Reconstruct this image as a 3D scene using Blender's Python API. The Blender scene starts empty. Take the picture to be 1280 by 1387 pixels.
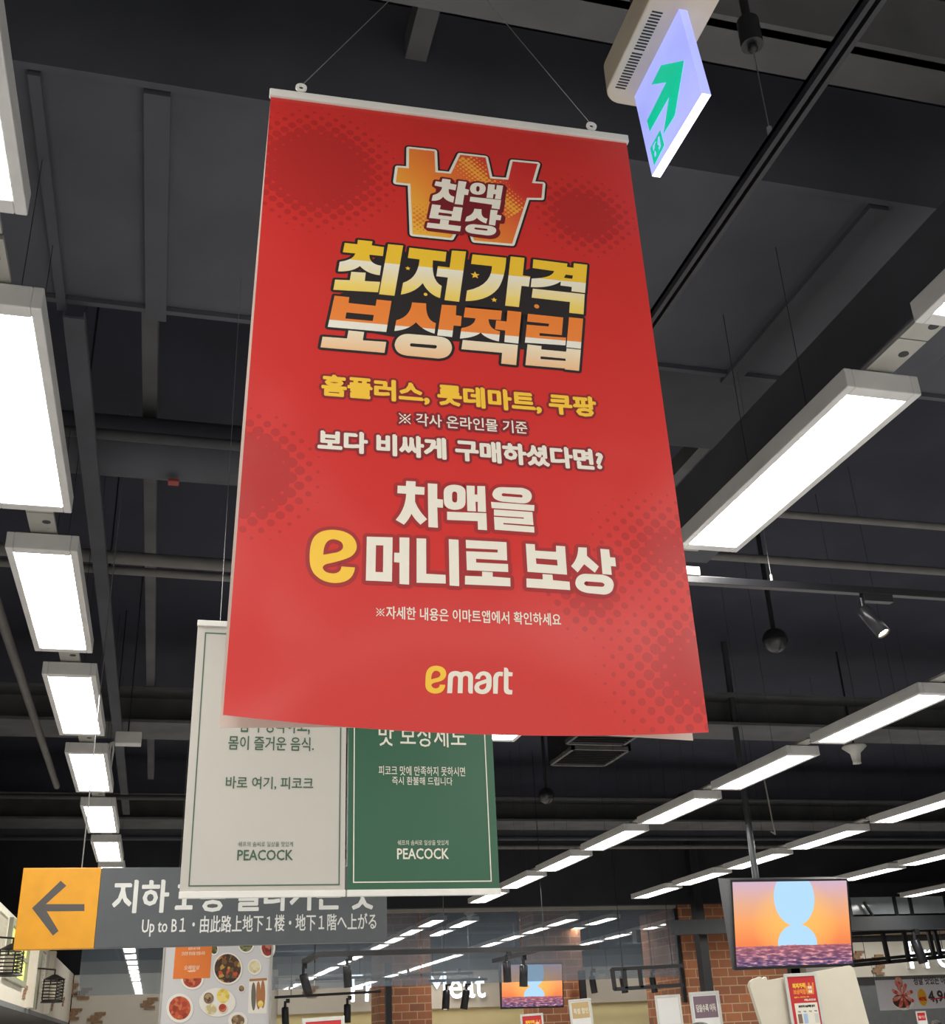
import bpy, bmesh, math, random
from mathutils import Vector, Matrix
from mathutils.geometry import tessellate_polygon
random.seed(4)
SC = bpy.context.scene
COL = SC.collection

# ------------------------------------------------------------------ camera
FPX, CX, CY = 1504.255, 640.0, 693.5
YAW, PITCH, ROLL = [math.radians(a) for a in (15.67948, 25.25587, -2.54438)]
CAM = Vector((0, 0, 1.6))
_f = Vector((math.sin(YAW)*math.cos(PITCH), math.cos(YAW)*math.cos(PITCH), math.sin(PITCH)))
_r0 = Vector((math.cos(YAW), -math.sin(YAW), 0)); _u0 = _r0.cross(_f)
CR = _r0*math.cos(ROLL) + _u0*math.sin(ROLL)
CU = -_r0*math.sin(ROLL) + _u0*math.cos(ROLL)
CF = _f
cam = bpy.data.cameras.new('camera'); camo = bpy.data.objects.new('camera', cam); COL.objects.link(camo)
M = Matrix.Identity(4)
for i in range(3):
    M[i][0], M[i][1], M[i][2], M[i][3] = CR[i], CU[i], -CF[i], CAM[i]
camo.matrix_world = M
cam.sensor_fit = 'HORIZONTAL'; cam.sensor_width = 36; cam.lens = 36*FPX/1280
cam.clip_start = .05; cam.clip_end = 200
SC.camera = camo

# ------------------------------------------------------------------ light and exposure
PANEL = 11.0            # emission of the ceiling panels
SC.view_settings.view_transform = 'Standard'; SC.view_settings.look = 'None'
SC.view_settings.exposure = 1.55; SC.view_settings.gamma = 1; SC.view_settings.use_curve_mapping = False
w = bpy.data.worlds.new('World'); SC.world = w; w.use_nodes = True
w.node_tree.nodes['Background'].inputs[0].default_value = (.5, .55, .7, 1)
w.node_tree.nodes['Background'].inputs[1].default_value = .02
def area(x, y, z, sx, sy, power, col=(1, .98, .93)):
    l = bpy.data.lights.new('panel_or_fill_light', 'AREA'); l.shape = 'RECTANGLE'; l.size = sx; l.size_y = sy
    l.energy = power; l.color = col
    o = bpy.data.objects.new('panel_or_fill_light', l); COL.objects.link(o); o.location = (x, y, z)
# the ceiling light rows go on behind and beside the camera (outside the picture)
for X in (-3.4, -.62, 2.33, 5.05, 7.83):
    area(X, -8.7, 3.6, .24, 18.0, 18.0*.24*PANEL*math.pi*.72)
area(5.05, 3.0, 3.6, .24, 4.6, 4.6*.24*PANEL*math.pi*.72)
area(7.83, 5.2, 3.6, .24, 8.0, 8*.24*PANEL*math.pi*.72)
# added fill lights that brighten the shop walls at the back
for X in (3.2, 6.4, 11.0): area(X, 25.6, 3.4, 1.6, .4, 1.6*.4*PANEL*math.pi*.22)
for X in (15, 18): area(X, 21.9, 3.35, 1.6, .3, 1.6*.3*PANEL*math.pi*.45)
area(8.6, 27.0, 2.17, 12.0, .1, 12*.1*PANEL*math.pi*.10, (1, .94, .76))  # added warm fill strip, brightens the wall under the fascia
area(-.2, 24.5, 4.2, .5, 2.5, 1.6*.4*PANEL*math.pi*.5)

# ------------------------------------------------------------------ pixel -> place helpers
def ray(x, y): return CF + CR*((x-CX)/FPX) - CU*((y-CY)/FPX)
def at_z(x, y, z): d = ray(x, y); return CAM + d*((z-CAM.z)/d.z)
def at_y(x, y, Y): d = ray(x, y); return CAM + d*(Y/d.y)
def at_x(x, y, X): d = ray(x, y); return CAM + d*(X/d.x)

# ------------------------------------------------------------------ materials
def srgb(c):
    return tuple(((v/255)/12.92 if v/255 <= .04045 else ((v/255+.055)/1.055)**2.4) for v in c) + (1,)
MATS = {}
def nt(name):
    m = bpy.data.materials.new(name); m.use_nodes = True
    t = m.node_tree; return m, t, t.nodes, t.links, t.nodes['Principled BSDF']
def mat(name, c, rough=.5, metal=0, emit=None, es=0, var=.06, scale=8, spec=.5, bump=0):
    """principled paint with a faint procedural mottling"""
    if name in MATS: return MATS[name]
    m, t, N, L, b = nt(name)
    c = srgb(c)
    b.inputs['Roughness'].default_value = rough; b.inputs['Metallic'].default_value = metal
    b.inputs['Specular IOR Level'].default_value = spec
    tc = N.new('ShaderNodeTexCoord'); no = N.new('ShaderNodeTexNoise'); no.inputs['Scale'].default_value = scale
    no.inputs['Detail'].default_value = 4
    L.new(tc.outputs['Object'], no.inputs['Vector'])
    rp = N.new('ShaderNodeValToRGB')
    rp.color_ramp.elements[0].position = .3; rp.color_ramp.elements[1].position = .7
    rp.color_ramp.elements[0].color = tuple(v*(1-var) for v in c[:3])+(1,)
    rp.color_ramp.elements[1].color = tuple(min(1, v*(1+var)) for v in c[:3])+(1,)
    L.new(no.outputs['Fac'], rp.inputs[0]); L.new(rp.outputs[0], b.inputs['Base Color'])
    if bump:
        bp = N.new('ShaderNodeBump'); bp.inputs['Strength'].default_value = bump; bp.inputs['Distance'].default_value = .02
        L.new(no.outputs['Fac'], bp.inputs['Height']); L.new(bp.outputs[0], b.inputs['Normal'])
    if emit:
        b.inputs['Emission Color'].default_value = srgb(emit); b.inputs['Emission Strength'].default_value = es
    MATS[name] = m; return m
def ink(name, c, rough=.45):
    return mat(name, c, rough=rough, var=.015, scale=30)
def ramp_ink(name, stops, axis=(0, 1), lo=0, hi=1, rough=.45):
    """printed colour gradient along a direction of the sheet (uv in metres)"""
    m, t, N, L, b = nt(name); b.inputs['Roughness'].default_value = rough
    uv = N.new('ShaderNodeUVMap'); dt = N.new('ShaderNodeVectorMath'); dt.operation = 'DOT_PRODUCT'
    dt.inputs[1].default_value = (axis[0], axis[1], 0); L.new(uv.outputs[0], dt.inputs[0])
    mr = N.new('ShaderNodeMapRange'); mr.inputs[1].default_value = lo; mr.inputs[2].default_value = hi
    L.new(dt.outputs['Value'], mr.inputs[0])
    rp = N.new('ShaderNodeValToRGB'); cr = rp.color_ramp
    while len(cr.elements) < len(stops): cr.elements.new(.5)
    for e, (p, c) in zip(cr.elements, stops): e.position = p; e.color = srgb(c)
    L.new(mr.outputs[0], rp.inputs[0]); L.new(rp.outputs[0], b.inputs['Base Color'])
    MATS[name] = m; return m
def math_node(N, L, op, a, b=None, c=None):
    n = N.new('ShaderNodeMath'); n.operation = op
    for i, v in enumerate((a, b, c)):
        if v is None: continue
        if isinstance(v, (int, float)): n.inputs[i].default_value = v
        else: L.new(v, n.inputs[i])
    return n.outputs[0]
def halftone_red(name, base, dark, clusters, pitch):
    m, t, N, L, b = nt(name)
    uv = N.new('ShaderNodeUVMap'); mp = N.new('ShaderNodeMapping'); mp.vector_type = 'TEXTURE'
    mp.inputs['Rotation'].default_value = (0, 0, math.radians(45)); mp.inputs['Scale'].default_value = (pitch,)*3
    L.new(uv.outputs[0], mp.inputs[0])
    fr = N.new('ShaderNodeVectorMath'); fr.operation = 'FRACTION'; L.new(mp.outputs[0], fr.inputs[0])
    ds = N.new('ShaderNodeVectorMath'); ds.operation = 'DISTANCE'; ds.inputs[1].default_value = (.5, .5, 0)
    sp = N.new('ShaderNodeSeparateXYZ'); L.new(fr.outputs[0], sp.inputs[0])
    cb = N.new('ShaderNodeCombineXYZ'); L.new(sp.outputs[0], cb.inputs[0]); L.new(sp.outputs[1], cb.inputs[1])
    L.new(cb.outputs[0], ds.inputs[0])
    R = None
    for (u, v, r_in, r_out, sx, sy) in clusters:
        sc = N.new('ShaderNodeVectorMath'); sc.operation = 'MULTIPLY'; sc.inputs[1].default_value = (sx, sy, 0)
        L.new(uv.outputs[0], sc.inputs[0])
        d = N.new('ShaderNodeVectorMath'); d.operation = 'DISTANCE'; d.inputs[1].default_value = (u*sx, v*sy, 0)
        L.new(sc.outputs[0], d.inputs[0])
        mr = N.new('ShaderNodeMapRange'); mr.inputs[1].default_value = r_in; mr.inputs[2].default_value = r_out
        mr.inputs[3].default_value = .78; mr.inputs[4].default_value = -.02; mr.clamp = True
        L.new(d.outputs['Value'], mr.inputs[0])
        R = mr.outputs[0] if R is None else math_node(N, L, 'MAXIMUM', R, mr.outputs[0])
    mask = math_node(N, L, 'LESS_THAN', ds.outputs['Value'], R)
    mx = N.new('ShaderNodeMix'); mx.data_type = 'RGBA'
    L.new(mask, mx.inputs['Factor']); mx.inputs['A'].default_value = srgb(base); mx.inputs['B'].default_value = srgb(dark)
    L.new(mx.outputs['Result'], b.inputs['Base Color'])
    b.inputs['Roughness'].default_value = .33
    no = N.new('ShaderNodeTexNoise'); no.inputs['Scale'].default_value = 5; no.inputs['Detail'].default_value = 1
    L.new(uv.outputs[0], no.inputs['Vector'])
    bp = N.new('ShaderNodeBump'); bp.inputs['Strength'].default_value = .35; bp.inputs['Distance'].default_value = .02
    L.new(no.outputs['Fac'], bp.inputs['Height']); L.new(bp.outputs[0], b.inputs['Normal'])
    MATS[name] = m; return m
def brick_mat(name, c1, c2, mortar, w=.32, h=.15):
    m, t, N, L, b = nt(name); b.inputs['Roughness'].default_value = .8
    tc = N.new('ShaderNodeTexCoord'); sp = N.new('ShaderNodeSeparateXYZ'); L.new(tc.outputs['Object'], sp.inputs[0])
    s = math_node(N, L, 'ADD', sp.outputs[0], sp.outputs[1])
    cb = N.new('ShaderNodeCombineXYZ'); L.new(s, cb.inputs[0]); L.new(sp.outputs[2], cb.inputs[1])
    br = N.new('ShaderNodeTexBrick'); L.new(cb.outputs[0], br.inputs['Vector'])
    br.inputs['Scale'].default_value = 1; br.inputs['Brick Width'].default_value = w; br.inputs['Row Height'].default_value = h
    br.inputs['Mortar Size'].default_value = .009; br.inputs['Color1'].default_value = srgb(c1)
    br.inputs['Color2'].default_value = srgb(c2); br.inputs['Mortar'].default_value = srgb(mortar)
    no = N.new('ShaderNodeTexNoise'); no.inputs['Scale'].default_value = 9; L.new(tc.outputs['Object'], no.inputs['Vector'])
    mx = N.new('ShaderNodeMix'); mx.data_type = 'RGBA'; mx.blend_type = 'MULTIPLY'; mx.inputs['Factor'].default_value = .3
    L.new(br.outputs['Color'], mx.inputs['A']); L.new(no.outputs['Color'], mx.inputs['B'])
    L.new(mx.outputs['Result'], b.inputs['Base Color'])
    bp = N.new('ShaderNodeBump'); bp.inputs['Strength'].default_value = .5; bp.invert = True
    L.new(br.outputs['Fac'], bp.inputs['Height']); L.new(bp.outputs[0], b.inputs['Normal'])
    MATS[name] = m; return m
def food_mat(name, cols, scale=60):
    m, t, N, L, b = nt(name); b.inputs['Roughness'].default_value = .45
    uv = N.new('ShaderNodeUVMap'); vo = N.new('ShaderNodeTexVoronoi'); vo.inputs['Scale'].default_value = scale
    no = N.new('ShaderNodeTexNoise'); no.inputs['Scale'].default_value = scale*.4; L.new(uv.outputs[0], no.inputs['Vector'])
    ad = N.new('ShaderNodeMix'); ad.data_type = 'VECTOR'; ad.inputs['Factor'].default_value = .06
    L.new(uv.outputs[0], ad.inputs['A']); L.new(no.outputs['Color'], ad.inputs['B'])
    L.new(ad.outputs['Result'], vo.inputs['Vector'])
    sp = N.new('ShaderNodeSeparateColor'); L.new(vo.outputs['Color'], sp.inputs[0])
    rp = N.new('ShaderNodeValToRGB'); cr = rp.color_ramp; cr.interpolation = 'CONSTANT'
    while len(cr.elements) < len(cols): cr.elements.new(.5)
    for i, (e, c) in enumerate(zip(cr.elements, cols)): e.position = i/len(cols); e.color = srgb(c)
    L.new(sp.outputs[0], rp.inputs[0]); L.new(rp.outputs[0], b.inputs['Base Color'])
    MATS[name] = m; return m
def screen_mat(name, W, H, strength):
    """sunset over the sea on a lit screen; uv in metres from the lower left corner"""
    m, t, N, L, b = nt(name)
    b.inputs['Base Color'].default_value = (.01, .01, .01, 1); b.inputs['Roughness'].default_value = .3
    uv = N.new('ShaderNodeUVMap'); sp = N.new('ShaderNodeSeparateXYZ'); L.new(uv.outputs[0], sp.inputs[0])
    x = math_node(N, L, 'DIVIDE', sp.outputs[0], W); y = math_node(N, L, 'DIVIDE', sp.outputs[1], H)
    sky = N.new('ShaderNodeValToRGB'); cr = sky.color_ramp
    for _ in range(2): cr.elements.new(.5)
    for e, (p, c) in zip(cr.elements, [(.25, (240, 128, 74)), (.5, (246, 160, 92)), (.75, (226, 170, 140)), (1, (205, 175, 196))]):
        e.position = p; e.color = srgb(c)
    L.new(y, sky.inputs[0])
    # warm halo in the middle
    hx = math_node(N, L, 'SUBTRACT', x, .53); hx = math_node(N, L, 'MULTIPLY', hx, hx)
    hy = math_node(N, L, 'SUBTRACT', y, .5); hy = math_node(N, L, 'MULTIPLY', hy, hy)
    hd = math_node(N, L, 'ADD', math_node(N, L, 'MULTIPLY', hx, 6.0), math_node(N, L, 'MULTIPLY', hy, 3.0))
    hm = N.new('ShaderNodeMapRange'); hm.inputs[1].default_value = .0; hm.inputs[2].default_value = .9
    hm.inputs[3].default_value = .75; hm.inputs[4].default_value = 0; L.new(hd, hm.inputs[0])
    m1 = N.new('ShaderNodeMix'); m1.data_type = 'RGBA'; L.new(hm.outputs[0], m1.inputs['Factor'])
    L.new(sky.outputs[0], m1.inputs['A']); m1.inputs['B'].default_value = srgb((255, 196, 96))
    def ell(cx, cy, rx, ry):
        a = math_node(N, L, 'DIVIDE', math_node(N, L, 'SUBTRACT', x, cx), rx); a = math_node(N, L, 'MULTIPLY', a, a)
        c = math_node(N, L, 'DIVIDE', math_node(N, L, 'SUBTRACT', y, cy), ry); c = math_node(N, L, 'MULTIPLY', c, c)
        return math_node(N, L, 'LESS_THAN', math_node(N, L, 'ADD', a, c), 1.0)
    s = math_node(N, L, 'MAXIMUM', ell(.525, .80, .178, .335), ell(.53, .25, .17, .235))
    m2 = N.new('ShaderNodeMix'); m2.data_type = 'RGBA'; L.new(s, m2.inputs['Factor'])
    L.new(m1.outputs['Result'], m2.inputs['A']); m2.inputs['B'].default_value = srgb((176, 216, 250))
    # the sea
    mp = N.new('ShaderNodeMapping'); mp.inputs['Scale'].default_value = (9/W, 40/W, 1); L.new(uv.outputs[0], mp.inputs[0])
    no = N.new('ShaderNodeTexNoise'); no.inputs['Scale'].default_value = 1.6; no.inputs['Detail'].default_value = 5
    L.new(mp.outputs[0], no.inputs['Vector'])
    sea = N.new('ShaderNodeValToRGB'); cr = sea.color_ramp; cr.elements.new(.5)
    for e, (p, c) in zip(cr.elements, [(.38, (48, 44, 84)), (.52, (112, 84, 126)), (.66, (240, 170, 168))]): e.position = p; e.color = srgb(c)
    L.new(no.outputs['Fac'], sea.inputs[0])
    tint = N.new('ShaderNodeMapRange'); tint.inputs[1].default_value = 0.02; tint.inputs[2].default_value = .3
    tint.inputs[3].default_value = 0; tint.inputs[4].default_value = .6; L.new(y, tint.inputs[0])
    m3 = N.new('ShaderNodeMix'); m3.data_type = 'RGBA'; L.new(tint.outputs[0], m3.inputs['Factor'])
    L.new(sea.outputs[0], m3.inputs['A']); m3.inputs['B'].default_value = srgb((206, 108, 96))
    hz = math_node(N, L, 'ADD', .235, math_node(N, L, 'MULTIPLY', math_node(N, L, 'SUBTRACT', no.outputs['Fac'], .5), .05))
    m4 = N.new('ShaderNodeMix'); m4.data_type = 'RGBA'; L.new(math_node(N, L, 'LESS_THAN', y, hz), m4.inputs['Factor'])
    L.new(m2.outputs['Result'], m4.inputs['A']); L.new(m3.outputs['Result'], m4.inputs['B'])
    L.new(m4.outputs['Result'], b.inputs['Emission Color']); b.inputs['Emission Strength'].default_value = strength
    MATS[name] = m; return m
def glass_mat(name):
    m = bpy.data.materials.new(name); m.use_nodes = True; t = m.node_tree; N, L = t.nodes, t.links
    N.remove(N['Principled BSDF']); out = N['Material Output']
    tr = N.new('ShaderNodeBsdfTransparent'); tr.inputs[0].default_value = (.86, .90, .93, 1)
    gl = N.new('ShaderNodeBsdfGlossy'); gl.inputs['Roughness'].default_value = .015
    df = N.new('ShaderNodeBsdfDiffuse'); df.inputs[0].default_value = (.50, .60, .72, 1)
    tl = N.new('ShaderNodeBsdfTranslucent'); tl.inputs[0].default_value = (.50, .60, .72, 1)
    a0 = N.new('ShaderNodeMixShader'); a0.inputs[0].default_value = .5; L.new(df.outputs[0], a0.inputs[1]); L.new(tl.outputs[0], a0.inputs[2])
    tc = N.new('ShaderNodeTexCoord'); no = N.new('ShaderNodeTexNoise'); no.inputs['Scale'].default_value = .8; no.inputs['Detail'].default_value = 3
    L.new(tc.outputs['Object'], no.inputs['Vector'])
    mr = N.new('ShaderNodeMapRange'); mr.inputs[1].default_value = .3; mr.inputs[2].default_value = .75
    mr.inputs[3].default_value = .17; mr.inputs[4].default_value = .30; L.new(no.outputs['Fac'], mr.inputs[0])
    a = N.new('ShaderNodeMixShader'); L.new(mr.outputs[0], a.inputs[0]); L.new(tr.outputs[0], a.inputs[1]); L.new(a0.outputs[0], a.inputs[2])
    b = N.new('ShaderNodeMixShader'); b.inputs[0].default_value = .2; L.new(a.outputs[0], b.inputs[1]); L.new(gl.outputs[0], b.inputs[2])
    L.new(b.outputs[0], out.inputs['Surface']); MATS[name] = m; return m

WHITE = mat('white_plastic', (226, 224, 218), .4)
LAMPW = mat('white_lamp_steel', (216, 215, 214), .4)
GALV = mat('galvanised_steel', (176, 174, 168), .45, .35)
BLACK = mat('black_metal', (34, 34, 37), .45)
TRACK = mat('black_track_metal', (44, 44, 48), .3, .3)
CEILM = mat('black_ceiling_paint', (41, 43, 57), .85, var=.25, scale=1.3)
DUCTM = mat('dark_grey_duct_paint', (74, 76, 84), .75, var=.16, scale=2.2, bump=.25)
BEAMM = mat('grey_beam_paint', (88, 88, 90), .8, var=.2, scale=3)
PIPEM = mat('grey_pipe_paint', (106, 104, 102), .6, var=.12)
DARKP = mat('dark_pipe_paint', (62, 62, 66), .7)
CREAM = mat('cream_wall_paint', (222, 215, 200), .8, var=.03, scale=2)
WARM = mat('warm_cream_wall_paint', (226, 214, 170), .8, var=.03, scale=2)
GREYP = mat('grey_wall_paint', (120, 122, 122), .7)
WIRE = mat('steel_wire', (150, 150, 150), .4, .6)
DIFF = mat('lit_diffuser', (255, 253, 246), .5, emit=(255, 252, 244), es=PANEL)

# ------------------------------------------------------------------ mesh building
class MB:
    def __init__(s): s.v = []; s.f = []; s.m = []; s.uv = []; s.s = []
    def add(s, verts, faces, mi=0, uvs=None, smooth=False):
        o = len(s.v); s.v += [Vector(p) for p in verts]; s.uv += (uvs or [(0, 0)]*len(verts))
        for f in faces: s.f.append([o+i for i in f]); s.m.append(mi); s.s.append(smooth)
        return s
    def box(s, lo, hi, mi=0, axes=None, c=None):
        lo, hi = Vector(lo), Vector(hi)
        P = [Vector((x, y, z)) for x in (lo.x, hi.x) for y in (lo.y, hi.y) for z in (lo.z, hi.z)]
        if axes: P = [c + axes[0]*p.x + axes[1]*p.y + axes[2]*p.z for p in P]
        return s.add(P, [(0, 1, 3, 2), (4, 6, 7, 5), (0, 4, 5, 1), (2, 3, 7, 6), (0, 2, 6, 4), (1, 5, 7, 3)], mi)
    def cyl(s, a, b, ra, rb=None, n=12, mi=0, caps=True):
        a, b = Vector(a), Vector(b); rb = ra if rb is None else rb
        d = (b-a).normalized(); x = d.orthogonal().normalized(); y = d.cross(x)
        ra_ = [a + (x*math.cos(t)+y*math.sin(t))*ra for t in [2*math.pi*i/n for i in range(n)]]
        rb_ = [b + (x*math.cos(t)+y*math.sin(t))*rb for t in [2*math.pi*i/n for i in range(n)]]
        s.add(ra_+rb_, [(i, (i+1) % n, n+(i+1) % n, n+i) for i in range(n)], mi, smooth=True)
        if caps: s.add(ra_, [list(range(n))[::-1]], mi); s.add(rb_, [list(range(n))], mi)
        return s
    def tube(s, pts, r, n=8, mi=0):
        for a, b in zip(pts, pts[1:]): s.cyl(a, b, r, n=n, mi=mi)
        for p in pts[1:-1]: s.ball(p, r, 6, 4, mi)
        return s
    def ball(s, c, r, n=16, k=10, mi=0, zs=1, lo=0, hi=math.pi):
        c = Vector(c); V = []
        for j in range(k+1):
            t = lo + (hi-lo)*j/k
            for i in range(n):
                p = 2*math.pi*i/n; V.append(c+Vector((r*math.sin(t)*math.cos(p), r*math.sin(t)*math.sin(p), r*zs*math.cos(t))))
        return s.add(V, [(j*n+i, (j+1)*n+i, (j+1)*n+(i+1) % n, j*n+(i+1) % n) for j in range(k) for i in range(n)], mi, smooth=True)
    def lathe(s, c, prof, n=20, mi=0, ax=None):
        """prof: (radius, height) pairs round the axis ax"""
        c = Vector(c); d = (ax or Vector((0, 0, 1))).normalized(); x = d.orthogonal().normalized(); y = d.cross(x); V = []
        for r, h in prof:
            for i in range(n):
                p = 2*math.pi*i/n; V.append(c+d*h+(x*math.cos(p)+y*math.sin(p))*max(r, 1e-4))
        return s.add(V, [(j*n+i, j*n+(i+1) % n, (j+1)*n+(i+1) % n, (j+1)*n+i) for j in range(len(prof)-1) for i in range(n)], mi, smooth=True)
    def slab(s, quad, n, t, mi=0):
        """a four-cornered plate of thickness t, the quad being its front face and n pointing away from the viewer"""
        q = [Vector(p) for p in quad]; b = [p+n*t for p in q]
        return s.add(q+b, [(0, 1, 2, 3), (7, 6, 5, 4), (0, 4, 5, 1), (1, 5, 6, 2), (2, 6, 7, 3), (3, 7, 4, 0)], mi)
    def build(s, name, mats, parent=None, bevel=0):
        if not isinstance(mats, (list, tuple)): mats = [mats]
        off = ORIG.get(parent, Vector((0, 0, 0))) if parent else Vector((0, 0, 0))
        me = bpy.data.meshes.new(name); me.from_pydata([p-off for p in s.v], [], s.f)
        me.uv_layers.new(name='uv')
        uvd = me.uv_layers['uv'].data
        for lp in me.loops: uvd[lp.index].uv = s.uv[lp.vertex_index]
        for m in mats: me.materials.append(m)
        me.polygons.foreach_set('material_index', s.m); me.polygons.foreach_set('use_smooth', s.s)
        me.update()
        o = bpy.data.objects.new(name, me); COL.objects.link(o)
        if parent: o.parent = parent; ORIG[o] = off
        else: ORIG[o] = Vector((0, 0, 0))
        if bevel:
            b = o.modifiers.new('edge', 'BEVEL'); b.width = bevel; b.segments = 2; b.limit_method = 'ANGLE'
        return o
ORIG = {}
def tag(o, label, cat, group=None):
    o['label'] = label; o['category'] = cat
    if group: o['group'] = group
    return o
def thing(name, label, cat, loc, group=None):
    o = bpy.data.objects.new(name, None); COL.objects.link(o); o.location = loc; o.empty_display_size = .1
    ORIG[o] = Vector(loc); return tag(o, label, cat, group)
def struct(o, label=None):
    o['kind'] = 'structure'
    if label: o['label'] = label
    return o
def dup(root, loc, label, group=None):
    r = root.copy(); COL.objects.link(r); r.location = loc; r['label'] = label
    for ch in root.children:
        c = ch.copy(); COL.objects.link(c); c.parent = r
        for g in ch.children:
            d = g.copy(); COL.objects.link(d); d.parent = c
    return r

# ------------------------------------------------------------------ flat printing on sheets
class Sheet:
    """a plane with an origin, two axes and the normal towards the viewer; uv in metres"""
    def __init__(s, p0, U, V, bend=None):
        s.p = Vector(p0); s.U = Vector(U).normalized(); V = Vector(V)
        s.V = (V - s.U*V.dot(s.U)).normalized(); s.N = s.U.cross(s.V); s.bend = bend
    def uv(s, x, y):
        d = ray(x, y); q = CAM + d*((s.p-CAM).dot(s.N)/d.dot(s.N)); q = q - s.p
        return (q.dot(s.U), q.dot(s.V))
    def P(s, u, v, d=0):
        return s.p + s.U*u + s.V*v + s.N*(d + (s.bend(u, v) if s.bend else 0))
def path(txt, ox=0, oy=0, k=1, n=7):
    """'x,y x,y Q cx,cy x,y ...' -> pixel points (o + p/k)"""
    out = []; tk = txt.replace('Q', ' Q ').split(); i = 0
    pt = lambda t: tuple(float(a) for a in t.split(','))
    while i < len(tk):
        if tk[i] == 'Q':
            a, c, b = out[-1], pt(tk[i+1]), pt(tk[i+2]); i += 3
            for j in range(1, n+1):
                t = j/n; out.append(((1-t)**2*a[0]+2*t*(1-t)*c[0]+t*t*b[0], (1-t)**2*a[1]+2*t*(1-t)*c[1]+t*t*b[1]))
        elif tk[i] in 'LZ': i += 1
        else: out.append(pt(tk[i])); i += 1
    return [(ox+x/k, oy+y/k) for x, y in out]
def pxpoly(S, paths, ox, oy, k):
    """list of 'outer | hole | hole' strings -> list of [outer, hole..] in uv"""
    return [[[S.uv(*p) for p in path(h, ox, oy, k)] for h in s_.split('|')] for s_ in paths]
def ell(cx, cy, rx, ry, n=28, a0=0):
    return [(cx+rx*math.cos(a0+2*math.pi*i/n), cy+ry*math.sin(a0+2*math.pi*i/n)) for i in range(n)]
def star(cx, cy, r, n=5):
    return [(cx+(r if i % 2 == 0 else r*.45)*math.sin(math.pi*i/n), cy+(r if i % 2 == 0 else r*.45)*math.cos(math.pi*i/n)) for i in range(2*n)]
def face_uv(mb, S, pts, tris, d, mi):
    fs = []
    for a, b, c in tris:
        ar = (pts[b][0]-pts[a][0])*(pts[c][1]-pts[a][1])-(pts[c][0]-pts[a][0])*(pts[b][1]-pts[a][1])
        fs.append((a, b, c) if ar > 0 else (a, c, b))
    mb.add([S.P(u, v, d) for u, v in pts], fs, mi, list(pts))
def fill(mb, S, polys, d, mi=0):
    for rings in polys:
        pts = [p for r in rings for p in r]
        tris = tessellate_polygon([[Vector((p[0], p[1], 0)) for p in r] for r in rings])
        face_uv(mb, S, pts, tris, d, mi)
def rect(u0, v0, u1, v1): return [[[(u0, v0), (u1, v0), (u1, v1), (u0, v1)]]]
def frame_line(u0, v0, u1, v1, t): return [[[(u0, v0), (u1, v0), (u1, v1), (u0, v1)], [(u0+t, v0+t), (u0+t, v1-t), (u1-t, v1-t), (u1-t, v0+t)]]]
_j = [0]
def stroke_edges(mb, S, edges, r, d, mi=0, n=10):
    done = set()
    for a, b in edges:
        _j[0] += 1; dj = d + (_j[0] % 12)*8e-6
        dx, dy = b[0]-a[0], b[1]-a[1]; l = math.hypot(dx, dy)
        if l > 1e-9:
            nx, ny = -dy/l*r, dx/l*r
            q = [(a[0]+nx, a[1]+ny), (a[0]-nx, a[1]-ny), (b[0]-nx, b[1]-ny), (b[0]+nx, b[1]+ny)]
            mb.add([S.P(u, v, dj) for u, v in q], [(0, 1, 2, 3)], mi, q)
        k = (round(a[0], 6), round(a[1], 6))
        if k not in done:
            done.add(k); q = ell(a[0], a[1], r, r, n); _j[0] += 1; dj = d + (_j[0] % 12)*8e-6+4e-6
            mb.add([S.P(u, v, dj) for u, v in q], [tuple(range(n))], mi, q)
def stroke(mb, S, polys, r, d, mi=0):
    for rings in polys:
        for g in rings: stroke_edges(mb, S, list(zip(g, g[1:]+g[:1])), r, d, mi)
def grow(polys, r): return polys
_tc = {}
def glyphs(body, res=2, sp=1.0):
    if (body, sp) in _tc: return _tc[(body, sp)]
    c = bpy.data.curves.new('t', 'FONT'); c.body = body; c.resolution_u = res; c.space_character = sp
    o = bpy.data.objects.new('t', c); COL.objects.link(o)
    dg = bpy.context.evaluated_depsgraph_get(); ev = o.evaluated_get(dg); me = ev.to_mesh()
    bm = bmesh.new(); bm.from_mesh(me); bmesh.ops.remove_doubles(bm, verts=bm.verts, dist=1e-5)
    bmesh.ops.triangulate(bm, faces=bm.faces); bm.verts.ensure_lookup_table(); bm.verts.index_update()
    V = [(v.co.x, v.co.y) for v in bm.verts]; T = [[v.index for v in f.verts] for f in bm.faces]
    E = [(e.verts[0].index, e.verts[1].index) for e in bm.edges if len(e.link_faces) == 1]
    bm.free(); ev.to_mesh_clear(); bpy.data.objects.remove(o); bpy.data.curves.remove(c)
    xs = [v[0] for v in V]; ys = [v[1] for v in V]
    _tc[(body, sp)] = (V, T, E, (min(xs), min(ys), max(xs), max(ys))); return _tc[(body, sp)]
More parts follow.
